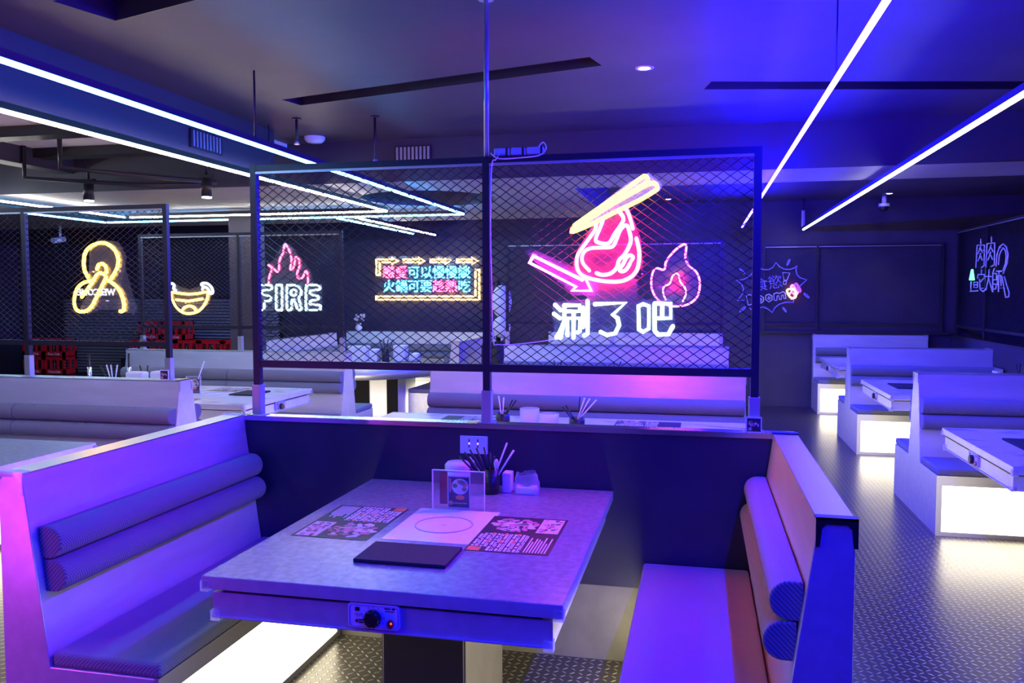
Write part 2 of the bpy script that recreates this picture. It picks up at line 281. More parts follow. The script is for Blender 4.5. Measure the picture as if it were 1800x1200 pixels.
SG = json.loads('''{"chop":[[[-0.529,1.889],[-0.472,1.928],[-0.383,1.987],[-0.302,2.042],[-0.244,2.084],[-0.23,2.088],[-0.22,2.077],[-0.225,2.062],[-0.275,2.031],[-0.383,1.967],[-0.526,1.877]],[[-0.532,1.863],[-0.451,1.895],[-0.355,1.942],[-0.261,1.985],[-0.192,2.024],[-0.18,2.039],[-0.189,2.056],[-0.207,2.058],[-0.248,2.04],[-0.356,1.982],[-0.451,1.927],[-0.529,1.88],[-0.537,1.87],[-0.532,1.863]]],"meat":[[[-0.434,1.894],[-0.441,1.867],[-0.465,1.833],[-0.492,1.796],[-0.513,1.765],[-0.519,1.731],[-0.512,1.696],[-0.488,1.672],[-0.443,1.658],[-0.388,1.649],[-0.333,1.649],[-0.292,1.664],[-0.265,1.691],[-0.254,1.728],[-0.253,1.776],[-0.265,1.83]],[[-0.405,1.913],[-0.417,1.88],[-0.437,1.831],[-0.427,1.815],[-0.382,1.811],[-0.355,1.852],[-0.32,1.907],[-0.335,1.94],[-0.349,1.947]],[[-0.464,1.696],[-0.489,1.724],[-0.496,1.751],[-0.485,1.777],[-0.458,1.791],[-0.409,1.793],[-0.367,1.796],[-0.349,1.825],[-0.338,1.855],[-0.321,1.88],[-0.304,1.884],[-0.295,1.861],[-0.288,1.824],[-0.297,1.793],[-0.317,1.759],[-0.337,1.739],[-0.347,1.707],[-0.373,1.683],[-0.409,1.677],[-0.433,1.685]],[[-0.287,1.734],[-0.278,1.75],[-0.292,1.759],[-0.307,1.748],[-0.32,1.722],[-0.335,1.7],[-0.323,1.691],[-0.305,1.701],[-0.291,1.725]],[[-0.313,1.96],[-0.298,1.932],[-0.287,1.898],[-0.28,1.871]]],"arrow":[[[-0.704,1.76],[-0.492,1.656],[-0.479,1.665],[-0.453,1.61],[-0.535,1.61],[-0.518,1.627],[-0.721,1.731],[-0.704,1.76]],[[-0.696,1.738],[-0.499,1.637]]],"flame":[[[-0.159,1.973],[-0.152,2.109],[-0.235,2.076],[-0.31,2.0],[-0.36,1.924],[-0.377,1.846],[-0.462,1.864],[-0.5,1.804],[-0.511,1.701],[-0.494,1.614],[-0.442,1.528],[-0.348,1.468],[-0.212,1.459],[-0.095,1.494],[-0.02,1.58],[-0.005,1.716],[-0.04,1.818],[-0.107,1.879],[-0.15,1.93]]],"flamein":[[[-0.357,1.528],[-0.386,1.606],[-0.375,1.666],[-0.316,1.7],[-0.283,1.786],[-0.232,1.799],[-0.206,1.717],[-0.155,1.648],[-0.149,1.58],[-0.179,1.511]]],"main_txt":[[[-0.612,1.549],[-0.588,1.526]],[[-0.617,1.51],[-0.591,1.491]],[[-0.606,1.409],[-0.591,1.432],[-0.575,1.47]],[[-0.572,1.547],[-0.505,1.547],[-0.505,1.522],[-0.57,1.521]],[[-0.572,1.547],[-0.572,1.481],[-0.588,1.407]],[[-0.558,1.418],[-0.558,1.491],[-0.504,1.492],[-0.504,1.436],[-0.513,1.431]],[[-0.531,1.519],[-0.531,1.408]],[[-0.49,1.537],[-0.49,1.454]],[[-0.471,1.565],[-0.47,1.426],[-0.485,1.417]],[[-0.439,1.552],[-0.309,1.558],[-0.363,1.508],[-0.342,1.493],[-0.335,1.462],[-0.352,1.428],[-0.387,1.42],[-0.414,1.433]],[[-0.233,1.435],[-0.251,1.445],[-0.254,1.544],[-0.234,1.553],[-0.21,1.544],[-0.21,1.449],[-0.233,1.435]],[[-0.187,1.555],[-0.12,1.555],[-0.119,1.494],[-0.186,1.493]],[[-0.155,1.555],[-0.155,1.494]],[[-0.187,1.555],[-0.186,1.442],[-0.172,1.425],[-0.129,1.426],[-0.11,1.46]]],"pan1":[[[-0.552,1.869],[-0.541,1.9],[-0.465,1.956],[-0.356,2.028],[-0.248,2.102],[-0.215,2.101],[-0.171,2.05],[-0.178,2.02],[-0.288,1.959],[-0.267,1.871],[-0.277,1.844],[-0.243,1.823],[-0.237,1.728],[-0.255,1.674],[-0.251,1.572],[-0.492,1.572],[-0.492,1.627],[-0.527,1.696],[-0.531,1.758],[-0.492,1.806],[-0.465,1.847],[-0.465,1.874],[-0.52,1.844]]],"pan2":[[[-0.625,1.558],[-0.59,1.565],[-0.471,1.575],[-0.258,1.572],[-0.117,1.572],[-0.109,1.491],[-0.099,1.463],[-0.119,1.419],[-0.176,1.412],[-0.352,1.406],[-0.589,1.393],[-0.616,1.404],[-0.604,1.453],[-0.625,1.488]]],"smile":[[[-5.245,1.609],[-5.164,1.604],[-5.055,1.594],[-4.948,1.599],[-4.84,1.613],[-4.836,1.556],[-4.875,1.48],[-4.941,1.422],[-5.028,1.398],[-5.115,1.407],[-5.189,1.46],[-5.231,1.537],[-5.245,1.609]],[[-5.187,1.537],[-5.057,1.522],[-4.895,1.545]],[[-5.119,1.433],[-5.092,1.462],[-5.037,1.474],[-4.994,1.46],[-4.973,1.436]]],"crescent":[[[-5.193,1.631],[-5.215,1.652],[-5.209,1.686],[-5.235,1.702],[-5.273,1.685],[-5.289,1.648],[-5.273,1.609]],[[-4.887,1.642],[-4.881,1.669],[-4.9,1.692],[-4.87,1.704],[-4.827,1.697],[-4.785,1.661],[-4.771,1.613],[-4.795,1.599],[-4.828,1.647],[-4.86,1.666]]],"okhand":[[[-4.101,1.711],[-4.126,1.76],[-4.131,1.812],[-4.118,1.877],[-4.078,1.919],[-4.013,1.944],[-3.946,1.939],[-3.888,1.9],[-3.86,1.842],[-3.866,1.784],[-3.89,1.739],[-3.921,1.7]],[[-4.075,1.688],[-4.136,1.675],[-4.183,1.643],[-4.208,1.597],[-4.218,1.538],[-4.204,1.492],[-4.166,1.476],[-4.12,1.483],[-4.074,1.519],[-4.034,1.584],[-3.994,1.649],[-3.97,1.688],[-3.961,1.72],[-3.991,1.74],[-4.028,1.73],[-4.06,1.688],[-4.108,1.63],[-4.155,1.577]],[[-4.027,1.766],[-4.015,1.795],[-3.988,1.804],[-3.959,1.785],[-3.953,1.746]],[[-3.944,1.688],[-3.896,1.662],[-3.853,1.616],[-3.829,1.558],[-3.823,1.506],[-3.835,1.48],[-3.854,1.48]]],"okpanel":[[[-4.176,1.636],[-3.912,1.636],[-3.857,1.493],[-4.052,1.499]]],"fire":[[[-4.156,1.7],[-4.151,1.747],[-4.128,1.819],[-4.116,1.85],[-4.161,1.882],[-4.127,1.876],[-4.08,1.826],[-4.054,1.81],[-4.04,1.842],[-4.039,1.897],[-4.021,1.952],[-3.994,1.999],[-3.98,2.054],[-3.966,2.082],[-3.937,2.038],[-3.912,1.975],[-3.904,1.927],[-3.914,1.872],[-3.919,1.837],[-3.898,1.829],[-3.88,1.864],[-3.87,1.911],[-3.859,1.955],[-3.831,1.935],[-3.819,1.895],[-3.827,1.848],[-3.846,1.801],[-3.845,1.762],[-3.813,1.742],[-3.785,1.761],[-3.767,1.801],[-3.75,1.816],[-3.735,1.777],[-3.732,1.698]]],"firetxt":[[[-4.263,1.437],[-4.276,1.453],[-4.271,1.664],[-4.253,1.68],[-4.139,1.68],[-4.122,1.658],[-4.14,1.636],[-4.219,1.628],[-4.224,1.596],[-4.155,1.573],[-4.133,1.549],[-4.155,1.525],[-4.204,1.521],[-4.21,1.453],[-4.228,1.437],[-4.263,1.437]],[[-4.061,1.68],[-4.026,1.68],[-4.013,1.661],[-4.017,1.453],[-4.031,1.436],[-4.065,1.436],[-4.078,1.453],[-4.074,1.661],[-4.061,1.68]],[[-3.948,1.436],[-3.963,1.454],[-3.959,1.66],[-3.939,1.679],[-3.857,1.677],[-3.815,1.647],[-3.809,1.596],[-3.834,1.549],[-3.809,1.462],[-3.823,1.437],[-3.848,1.442],[-3.881,1.533],[-3.907,1.529],[-3.913,1.454],[-3.931,1.436],[-3.948,1.436]],[[-3.919,1.608],[-3.905,1.632],[-3.875,1.632],[-3.858,1.608],[-3.876,1.582],[-3.906,1.582],[-3.919,1.608]],[[-3.741,1.438],[-3.758,1.454],[-3.754,1.659],[-3.733,1.679],[-3.626,1.678],[-3.605,1.659],[-3.623,1.635],[-3.704,1.627],[-3.709,1.588],[-3.641,1.576],[-3.624,1.557],[-3.641,1.537],[-3.705,1.529],[-3.71,1.494],[-3.621,1.486],[-3.604,1.466],[-3.621,1.44],[-3.741,1.438]]],"firepanel":[[[-4.178,1.708],[-3.988,2.102],[-3.936,2.085],[-3.717,1.832],[-3.702,1.698],[-3.592,1.69],[-3.592,1.427],[-4.29,1.425],[-4.284,1.692]]],"tickborder":[[[-4.92,1.883],[-4.917,2.126],[-4.655,2.124],[-4.654,2.147],[-4.561,2.099],[-4.655,2.053],[-4.655,2.079],[-4.864,2.081],[-4.866,1.882],[-4.92,1.883]],[[-4.472,2.122],[-4.222,2.119],[-4.221,2.146],[-4.13,2.095],[-4.222,2.05],[-4.222,2.075],[-4.472,2.077],[-4.472,2.122]],[[-4.034,2.117],[-3.795,2.115],[-3.795,2.141],[-3.705,2.091],[-3.796,2.046],[-3.796,2.071],[-4.035,2.073],[-4.034,2.117]],[[-3.611,2.113],[-3.375,2.111],[-3.375,2.137],[-3.286,2.087],[-3.375,2.042],[-3.375,2.067],[-3.611,2.069],[-3.611,2.113]],[[-3.322,1.953],[-3.263,1.953],[-3.264,1.502],[-4.925,1.501],[-4.924,1.552],[-3.324,1.552],[-3.322,1.953]]],"tickpanel":[[[-4.936,2.177],[-3.232,2.158],[-3.235,1.477],[-4.944,1.475]]],"tickpos":[[[-4.719,1.911],[-4.507,1.909],[-4.31,1.908],[-4.107,1.907],[-3.906,1.906],[-3.706,1.904],[-3.501,1.903]],[[-4.715,1.697],[-4.509,1.696],[-4.311,1.696],[-4.109,1.695],[-3.907,1.695],[-3.707,1.694],[-3.502,1.693]],[[-4.718,1.993],[-4.72,1.829]]],"burst":[[[0.613,1.497],[0.511,1.489],[0.554,1.541],[0.588,1.596],[0.596,1.666],[0.561,1.731],[0.493,1.775],[0.59,1.786],[0.647,1.816],[0.695,1.851],[0.742,1.935],[0.795,1.947],[0.867,1.922],[0.943,1.924],[0.99,1.958],[1.028,2.022],[1.076,1.962],[1.143,1.927],[1.219,1.924],[1.275,1.946],[1.31,1.978],[1.294,1.921],[1.31,1.852],[1.353,1.807],[1.44,1.779],[1.392,1.733],[1.355,1.694]],[[0.653,1.435],[0.702,1.365],[0.789,1.385],[0.866,1.401],[0.933,1.371],[0.988,1.324],[1.028,1.396],[1.085,1.441],[1.16,1.466],[1.271,1.464],[1.268,1.516]],[[1.175,1.979],[1.173,1.99],[1.179,2.013],[1.19,2.04],[1.203,2.059],[1.212,2.065],[1.213,2.054],[1.208,2.031],[1.197,2.005],[1.184,1.985],[1.175,1.979]],[[0.616,1.856],[0.603,1.859],[0.581,1.876],[0.557,1.902],[0.541,1.926],[0.539,1.939],[0.551,1.936],[0.574,1.918],[0.597,1.893],[0.614,1.869],[0.616,1.856]],[[1.478,1.528],[1.467,1.529],[1.446,1.543],[1.423,1.563],[1.407,1.583],[1.404,1.595],[1.415,1.593],[1.436,1.58],[1.459,1.559],[1.475,1.539],[1.478,1.528]],[[1.179,1.329],[1.17,1.332],[1.155,1.347],[1.139,1.369],[1.129,1.388],[1.128,1.398],[1.137,1.395],[1.153,1.38],[1.168,1.358],[1.178,1.339],[1.179,1.329]],[[0.55,1.326],[0.552,1.339],[0.568,1.362],[0.592,1.386],[0.614,1.403],[0.626,1.405],[0.624,1.392],[0.608,1.369],[0.584,1.345],[0.562,1.329],[0.55,1.326]]],"boomtxt":[[[1.12,1.881],[1.215,1.874],[1.179,1.773],[1.138,1.776],[1.12,1.881]],[[1.134,1.762],[1.171,1.762],[1.166,1.717],[1.128,1.719],[1.134,1.762]],[[0.637,1.556],[0.68,1.576],[0.719,1.556],[0.71,1.515],[0.739,1.495],[0.73,1.445],[0.663,1.425],[0.637,1.556]],[[0.792,1.475],[0.787,1.535],[0.825,1.56],[0.868,1.535],[0.869,1.481],[0.836,1.456],[0.792,1.475]],[[0.816,1.495],[0.83,1.525],[0.845,1.505],[0.835,1.481],[0.816,1.495]],[[0.897,1.506],[0.901,1.565],[0.939,1.58],[0.983,1.555],[0.984,1.501],[0.941,1.471],[0.897,1.506]],[[0.926,1.516],[0.935,1.545],[0.957,1.535],[0.952,1.506],[0.926,1.516]],[[1.012,1.496],[1.006,1.585],[1.044,1.6],[1.082,1.59],[1.125,1.615],[1.158,1.595],[1.167,1.521],[1.142,1.516],[1.13,1.57],[1.111,1.565],[1.105,1.506],[1.082,1.506],[1.073,1.56],[1.05,1.555],[1.048,1.494],[1.012,1.496]]],"fist1":[[[1.181,1.635],[1.206,1.565],[1.245,1.526],[1.292,1.535],[1.3,1.585],[1.271,1.644],[1.233,1.654],[1.181,1.635]]],"fist2":[[[1.22,1.585],[1.257,1.654],[1.232,1.684],[1.26,1.704],[1.299,1.634],[1.31,1.575],[1.328,1.615]],[[1.245,1.516],[1.291,1.555],[1.262,1.595]]],"fist3":[[[1.27,1.684],[1.293,1.728],[1.317,1.714],[1.361,1.634],[1.342,1.61],[1.299,1.664]],[[1.308,1.704],[1.351,1.624]]],"boomcjk":[[[0.775,1.635],[1.08,1.714]],[[0.792,1.795],[0.794,1.655]]],"rsign":[[[11.105,1.904],[11.081,2.174],[10.815,2.159],[10.804,1.918],[10.909,1.896]],[[10.957,2.151],[11.001,2.099],[11.046,2.066]],[[10.955,2.129],[10.89,2.077]],[[10.949,2.064],[10.981,2.019],[11.038,1.98]],[[10.947,2.041],[10.881,1.984]],[[10.953,2.236],[10.948,2.184]],[[10.744,1.901],[10.724,2.171],[10.466,2.165],[10.457,1.915],[10.562,1.899]],[[10.59,2.148],[10.637,2.097],[10.69,2.057]],[[10.595,2.125],[10.516,2.067]],[[10.6,2.065],[10.64,2.013],[10.682,1.977]],[[10.598,2.042],[10.525,1.981]],[[10.583,2.239],[10.578,2.185]],[[10.397,1.898],[10.377,2.032],[10.31,2.11],[10.198,2.138],[10.088,2.098],[10.034,2.016],[10.055,1.916],[10.167,1.81]],[[10.323,1.914],[10.302,2.021],[10.243,2.07],[10.173,2.09],[10.112,2.056],[10.083,1.996],[10.099,1.917],[10.171,1.847]],[[10.195,1.774],[10.061,1.546],[9.971,1.554],[9.965,1.597],[10.123,1.772]],[[11.03,1.773],[11.017,1.817],[10.782,1.812],[10.79,1.769]],[[10.894,1.87],[10.89,1.822]],[[10.824,1.762],[10.939,1.716]],[[10.955,1.756],[10.92,1.637],[10.81,1.611],[10.697,1.648]],[[10.78,1.789],[10.551,1.784]],[[10.626,1.863],[10.635,1.767],[10.718,1.628]],[[10.627,1.759],[10.49,1.611]],[[10.453,1.873],[10.499,1.817]],[[10.499,1.817],[10.374,1.815],[10.367,1.743],[10.492,1.745]],[[10.499,1.817],[10.479,1.609]],[[10.476,1.696],[10.367,1.695],[10.384,1.642],[10.481,1.635]],[[10.381,1.841],[10.215,1.837]],[[10.295,1.839],[10.295,1.611]],[[10.334,1.687],[10.344,1.791],[10.227,1.789],[10.217,1.678]],[[11.163,1.727],[11.026,1.725],[11.019,1.661],[11.156,1.662],[11.163,1.727]],[[11.278,1.729],[11.267,1.622]],[[11.305,1.614],[11.003,1.621]],[[11.16,1.695],[11.023,1.693]]],"rgreen":[[[11.253,1.875],[11.319,1.758],[11.178,1.756],[11.241,1.875]],[[11.255,1.835],[11.255,1.761]]]}''')
# ---------------------------------------------------------------- the room
CZ = 2.88
struct('floor', box(-11.6, 4.3, -4, 12.3, -.05, 0), M['floor'])
SLOTS = [('long dark air slot crossing behind the screen ceiling rod', -1.635, 4.915, 2.18, .19, math.atan2(-.53, 2.13)),
         ('long dark air slot at upper right beside the blue strip', 1.15, 5.60, 2.3, .19, math.atan2(.44, 1.9)),
         ('dark air slot at the top left of the photo', -2.02, 3.10, 1.5, .30, math.atan2(-.29, .96))]
def slot_pts(x, y, L, w_, rz, g=0):
    c_, s_ = math.cos(rz), math.sin(rz)
    return [(x + a * c_ - b * s_, y + a * s_ + b * c_) for a, b in ((-L / 2 - g, -w_ / 2 - g), (L / 2 + g, -w_ / 2 - g), (L / 2 + g, w_ / 2 + g), (-L / 2 - g, w_ / 2 + g))]
ce = MB()
loops = [[(-11.8, -4.2), (4.5, -4.2), (4.5, 12.5), (-11.8, 12.5)]] + [slot_pts(*q[1:]) for q in SLOTS]
for lp in loops:
    v_ = [ce.bm.verts.new((p[0], p[1], CZ)) for p in lp]
    for a, b in zip(v_, v_[1:] + v_[:1]): ce.bm.edges.new((a, b))
bmesh.ops.triangle_fill(ce.bm, use_beauty=True, use_dissolve=False, edges=ce.bm.edges[:])
for f in ce.bm.faces[:]:
    c_ = f.calc_center_median()
    for q in SLOTS:
        dx, dy = c_.x - q[1], c_.y - q[2]; u, v = dx * math.cos(q[5]) + dy * math.sin(q[5]), -dx * math.sin(q[5]) + dy * math.cos(q[5])
        if abs(u) < q[3] / 2 and abs(v) < q[4] / 2: bmesh.ops.delete(ce.bm, geom=[f], context='FACES_ONLY'); break
ce.face([(-11.8, -4.2, CZ + .25), (4.5, -4.2, CZ + .25), (4.5, 12.5, CZ + .25), (-11.8, 12.5, CZ + .25)])
struct('ceiling', ce, M['ceil'])
struct('wall_back', box(-11.8, 4.5, 12.2, 12.4, 0, CZ), M['wall'])
struct('wall_left', box(-11.8, -11.6, -4, 12.2, 0, CZ), M['wall'])
struct('wall_right', box(4.3, 4.5, -4, 12.2, 0, CZ), M['wall'])
struct('wall_front', box(-11.8, 4.5, -4.2, -4, 0, CZ), M['wall'])
hw = MB(); hw.box(3.3, 3.42, 1.5, 12.2, 0, 1.0); hw.mi = 1; hw.box(3.285, 3.435, 1.5, 12.2, 1.0, 1.03)
struct('wall_half', hw, [M['dark'], M['blackm']])
struct('trim_1', box(-3.48, -3.3, -4, 6.05, 2.53, CZ), M['soff'])                       # soffit beside the left light strips
struct('trim_2', box(-5.8, -5.62, -4, 6.6, 2.70, CZ), M['soff'])
def lit_under(mb):  # light falling on the underside is put into its colour
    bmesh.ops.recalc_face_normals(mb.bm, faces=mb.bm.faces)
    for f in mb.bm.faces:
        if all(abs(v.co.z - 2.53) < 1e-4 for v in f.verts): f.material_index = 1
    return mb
struct('trim_3', lit_under(box(-1.1, 4.3, 6.6, 7.38, 2.53, CZ)), [M['soff'], M['pale']])                         # cross beam
sl = MB()                                                                                # low ceiling with a round opening
hx, hy, hr, q_ = -2.62, 7.85, .66, .74
sl.box(-11.6, hx - q_, 6.6, 10.2, 2.53, CZ); sl.box(hx + q_, -1.1, 6.6, 10.2, 2.53, CZ)
sl.box(hx - q_, hx + q_, 6.6, hy - q_, 2.53, CZ); sl.box(hx - q_, hx + q_, hy + q_, 10.2, 2.53, CZ)
N_ = 48
for k in range(N_):
    def sqp(a):
        c_, s_ = math.cos(a), math.sin(a); f_ = q_ / max(abs(c_), abs(s_)); return (hx + c_ * f_, hy + s_ * f_)
    a0, a1 = 2 * PI * k / N_, 2 * PI * (k + 1) / N_
    c0 = (hx + hr * math.cos(a0), hy + hr * math.sin(a0)); c1 = (hx + hr * math.cos(a1), hy + hr * math.sin(a1)); s0, s1 = sqp(a0), sqp(a1)
    sl.face([(*s0, 2.53), (*s1, 2.53), (*c1, 2.53), (*c0, 2.53)]); sl.face([(*c0, 2.53), (*c1, 2.53), (*c1, CZ), (*c0, CZ)])
struct('trim_4', lit_under(sl), [M['soff'], M['pale']])
struct('trim_5', box(-5.36, -5.06, 8.72, 9.0, 0, 2.53), M['wall'])                       # square column
struct('trim_6', box(-5.62, -3.48, -4, 6.6, CZ - .03, CZ), M['beige'])                   # pale ceiling between the soffits
struct('trim_7', box(-5.62, -3.48, 5.28, 5.44, CZ - .11, CZ - .03), M['blackm'])
struct('trim_8', box(-5.62, -3.48, 6.12, 6.28, CZ - .11, CZ - .03), M['blackm'])
struct('trim_9', box(.75, 3.3, 12.14, 12.2, 1.03, 1.07), M['blackm'])                    # dado rail

# ---------------------------------------------------------------- builders
def bench(label, loc, rz, L, h=.6, double=True, segs=1, group=None, guard='steel2', base=True):
    t = thing('booth_bench', label, 'bench', loc, rz, group)
    if double: prof = [(-h + .014, 0), (-h + .014, .40), (-.17, .40), (-.065, 1.02), (.065, 1.02), (.17, .40), (h - .014, .40), (h - .014, 0)]
    else: prof = [(-h + .014, 0), (-h + .014, .40), (-.13, .40), (-.045, 1.02), (.045, 1.02), (.045, 0)]
    k = .065 if double else .045; kb = .17 if double else .13
    MB().prism(prof, 'x', 0, L).build('body', M['lam'], t, local=True, bevel=.003)
    box(.0, L, -k - .002, (k if double else .045) + .002, 1.02, 1.025).build('top_trim', M['trim'], t, local=True)
    for sgn in ((1, -1) if double else (1,)):
        f = MB(); Y = lambda a: sgn * a
        f.box(0, L, Y(-h), Y(-h + .016), .335, .40); f.box(0, L, Y(-h), Y(-h + .016), 0, .028)
        f.box(0, .035, Y(-h), Y(-h + .016), .028, .335); f.box(L - .035, L, Y(-h), Y(-h + .016), .028, .335)
        f.build('light_box_frame', M['steel2'], t, local=True)
        lp = MB(); nseg = max(1, round(L / .6)); e = (L - .074) / nseg
        for i in range(nseg): lp.box(.037 + i * e, .037 + (i + 1) * e, Y(-h + .006), Y(-h + .0135), .03, .333)
        lp.build('light_panel', M['e_box'], t, local=True)
        e = L / segs
        for i in range(segs):
            box(i * e + .003, (i + 1) * e - .003, Y(-h - .004), Y(-kb - .004), .401, .447).build('seat_cushion', M['fab'], t, local=True, bevel=.013, seg=3)
            for z in (.688, .796):
                yf = -(k + (kb - k) * (1.02 - z) / .62) - .002
                pr = [(Y(yf + .004), z - .053)] + [(Y(yf - .03 - .052 * math.sin(a)), z - .053 * math.cos(a)) for a in [PI * j / 12 for j in range(13)]] + [(Y(yf + .004), z + .053)]
                r = MB().prism(pr, 'x', i * e + ((.008 if double else .03) if i == 0 else .003), (i + 1) * e - ((.008 if double else .03) if i == segs - 1 else .003))
                r.build('back_roll', M['fabd'] if not double else M['fab'], t, local=True, bevel=.006)
    for x0, d in ((0, -1), (L, 1)):
        g = MB(); a, b = x0 + d * .0005, x0 + d * .004; kk = k + .006
        kr = kk if double else .051
        g.box(a, b, -kk, kr, 1.014, 1.031); g.prism([(-kk, 1.014), (-kk, .955), (-kk + .010, .955), (-kk + .015, 1.003), (-kk + .026, 1.014)], 'x', a, b); g.prism([(kr, 1.014), (kr, .955), (kr - .010, .955), (kr - .015, 1.003), (kr - .026, 1.014)], 'x', a, b)
        g.box(x0 - d * .03, b, -kk, kr, 1.0255, 1.031)
        g.build('corner_guard', M[guard], t, local=True)
    return t
def rrect(y0, y1, z0, z1, r, n=5):
    out = []
    for cy_, cz_, a0 in ((y1 - r, z1 - r, 0), (y0 + r, z1 - r, PI / 2), (y0 + r, z0 + r, PI), (y1 - r, z0 + r, 1.5 * PI)):
        for j in range(n + 1): out.append((cy_ + r * math.cos(a0 + j * PI / 2 / n), cz_ + r * math.sin(a0 + j * PI / 2 / n)))
    return out
def table(label, loc, rz, L, W=1.1, plates=(), peds=(.55,), top='top', guards=True, plate_mat='glassw'):
    t = thing('hotpot_table', label, 'table', loc, rz)
    m = MB(); m.box(0, L, -W / 2, W / 2, .71, .75)
    for f in m.bm.faces:
        if all(v.co.z > .749 for v in f.verts): f.material_index = 1
    m.build('table_top', [M['lam'], M[top]], t, local=True, bevel=.0025)
    m = box(.012, L - .012, -W / 2 + .03, W / 2 - .03, .622, .699); m.box(.004, .012, -W / 2 + .03, W / 2 - .03, .622, .628)
    m.build('apron', M['lam'], t, local=True, bevel=.002)
    box(.02, L - .02, -W / 2 + .06, W / 2 - .06, .6985, .7105).build('slot', M['blackp'], t, local=True)
    cp = MB(); cp.prism(rrect(-.079, .079, .634, .707, .012), 'x', .003, .012); cp.build('control_panel', M['white'], t, local=True)
    cpo = [o for o in t.children][-1]
    b = MB(); b.tube([(.0025, y, z) for y, z in rrect(-.074, .074, .639, .702, .010)], .0014, 5, True); b.build('bezel', M['grey'], cpo, local=True)
    b = MB().cyl((.003, 0, .667), (.0005, 0, .667), .0275, 24); b.build('dial', M['grey'], cpo, local=True)
    k = MB().cyl((.0005, 0, .667), (-.018, 0, .667), .0235, 20, .021)
    for j in range(10):
        a = 2 * PI * j / 10; k.cyl((0, .0225 * math.cos(a), .667 + .0225 * math.sin(a)), (-.014, .0225 * math.cos(a), .667 + .0225 * math.sin(a)), .0028, 6)
    k.build('knob', M['blackp'], cpo, local=True)
    box(.0012, .003, .043, .056, .684, .695).build('display', M['blackp'], cpo, local=True)
    for y, z, mm in ((.052, .674, 'grey'), (.0385, .674, 'grey'), (.051, .655, 'maroon')): MB().cyl((.003, y, z), (.0005, y, z), .005, 12).build('button', M[mm], cpo, local=True)
    pm = MB(); pm.box(.0018, .003, .031, .045, .656, .66); pm.box(.0018, .003, .031, .045, .649, .653)
    pm.box(.0018, .003, -.052, -.034, .695, .698); pm.box(.0018, .003, -.066, -.057, .694, .699); pm.box(.0018, .003, -.064, -.036, .688, .690)
    for j in range(9):
        a = PI * (j / 8 * 1.3 - .15); pm.box(.0018, .003, .032 * math.cos(a) - .001, .032 * math.cos(a) + .001, .667 + .032 * math.sin(a) - .001, .667 + .032 * math.sin(a) + .001)
    pm.build('panel_print', M['dark'], cpo, local=True)
    sw = MB().prism([(-.052 + .012 * math.cos(a) * .75 + .006 * math.sin(a) * .6, .653 + .012 * math.sin(a) - .004 * math.cos(a)) for a in [2 * PI * j / 16 for j in range(16)]], 'x', -.002, .003); sw.build('rocker_switch', M['maroon'], cpo, local=True)
    MB().sphere((-.0025, -.0555, .656), .003, 8, 6).build('indicator_light', M['r_ind'], cpo, local=True)
    for x in peds:
        box(x - .27, x + .27, -.144, .144, 0, .622).build('pedestal', M['blackm'], t, local=True, bevel=.003)
        for s in (1, -1): box(x - .262, x + .268, s * .144, s * .150, .002, .62).build('side_panel', M['kick'], t, local=True)
    if guards:
        for s in (1, -1):
            for z0, z1, in_ in ((.706, .735, 0), (.617, .645, .03)):
                g = MB(); y = s * (W / 2 - in_); x_ = 0 if in_ == 0 else .004
                g.box(x_ - .003, x_ + .025, y, y + s * .003, z0, z1); g.box(x_ - .003, x_, y - s * .025, y + s * .003, z0, z1); g.box(x_ - .003, x_ + .025, y - s * .025, y + s * .003, z0 - .003, z0)
                g.build('corner_guard', M['film'], t, local=True)
    for x in plates:
        p = MB(); p.box(x - .21, x + .21, -.162, .162, .750, .7512); p.mi = 1
        p.tube([(x + .105 * math.cos(a), .105 * math.sin(a), .7508) for a in [2 * PI * j / 40 for j in range(40)]], .0036, 5, True)
        p.tube([(x + .010 * math.cos(a), .010 * math.sin(a), .7508) for a in [2 * PI * j / 12 for j in range(12)]], .0012, 4, True)
        p.build('induction_plate', [M[plate_mat], M['grey']], t, local=True)
    return t
def wires(x0, x1, z0, z1, w=.056, h=.040, r=.0013, y=0):
    m = MB(); s = h / w
    for sg in (1, -1):
        zz = [z0 - sg * s * x0 + 0, z0 - sg * s * x1, z1 - sg * s * x0, z1 - sg * s * x1]
        c = math.floor(min(zz) / h) * h
        while c < max(zz):
            c += h; pts = []
            for x in (x0, x1):
                z = sg * s * x + c
                if z0 <= z <= z1: pts.append((x, z))
            for z in (z0, z1):
                x = (z - c) / (sg * s)
                if x0 < x < x1: pts.append((x, z))
            if len(pts) >= 2 and (Vector(pts[0]) - Vector(pts[1])).length > .004:
                m.tube([(pts[0][0], y + sg * .0008, pts[0][1]), (pts[1][0], y + sg * .0008, pts[1][1])], r, 4)
    return m
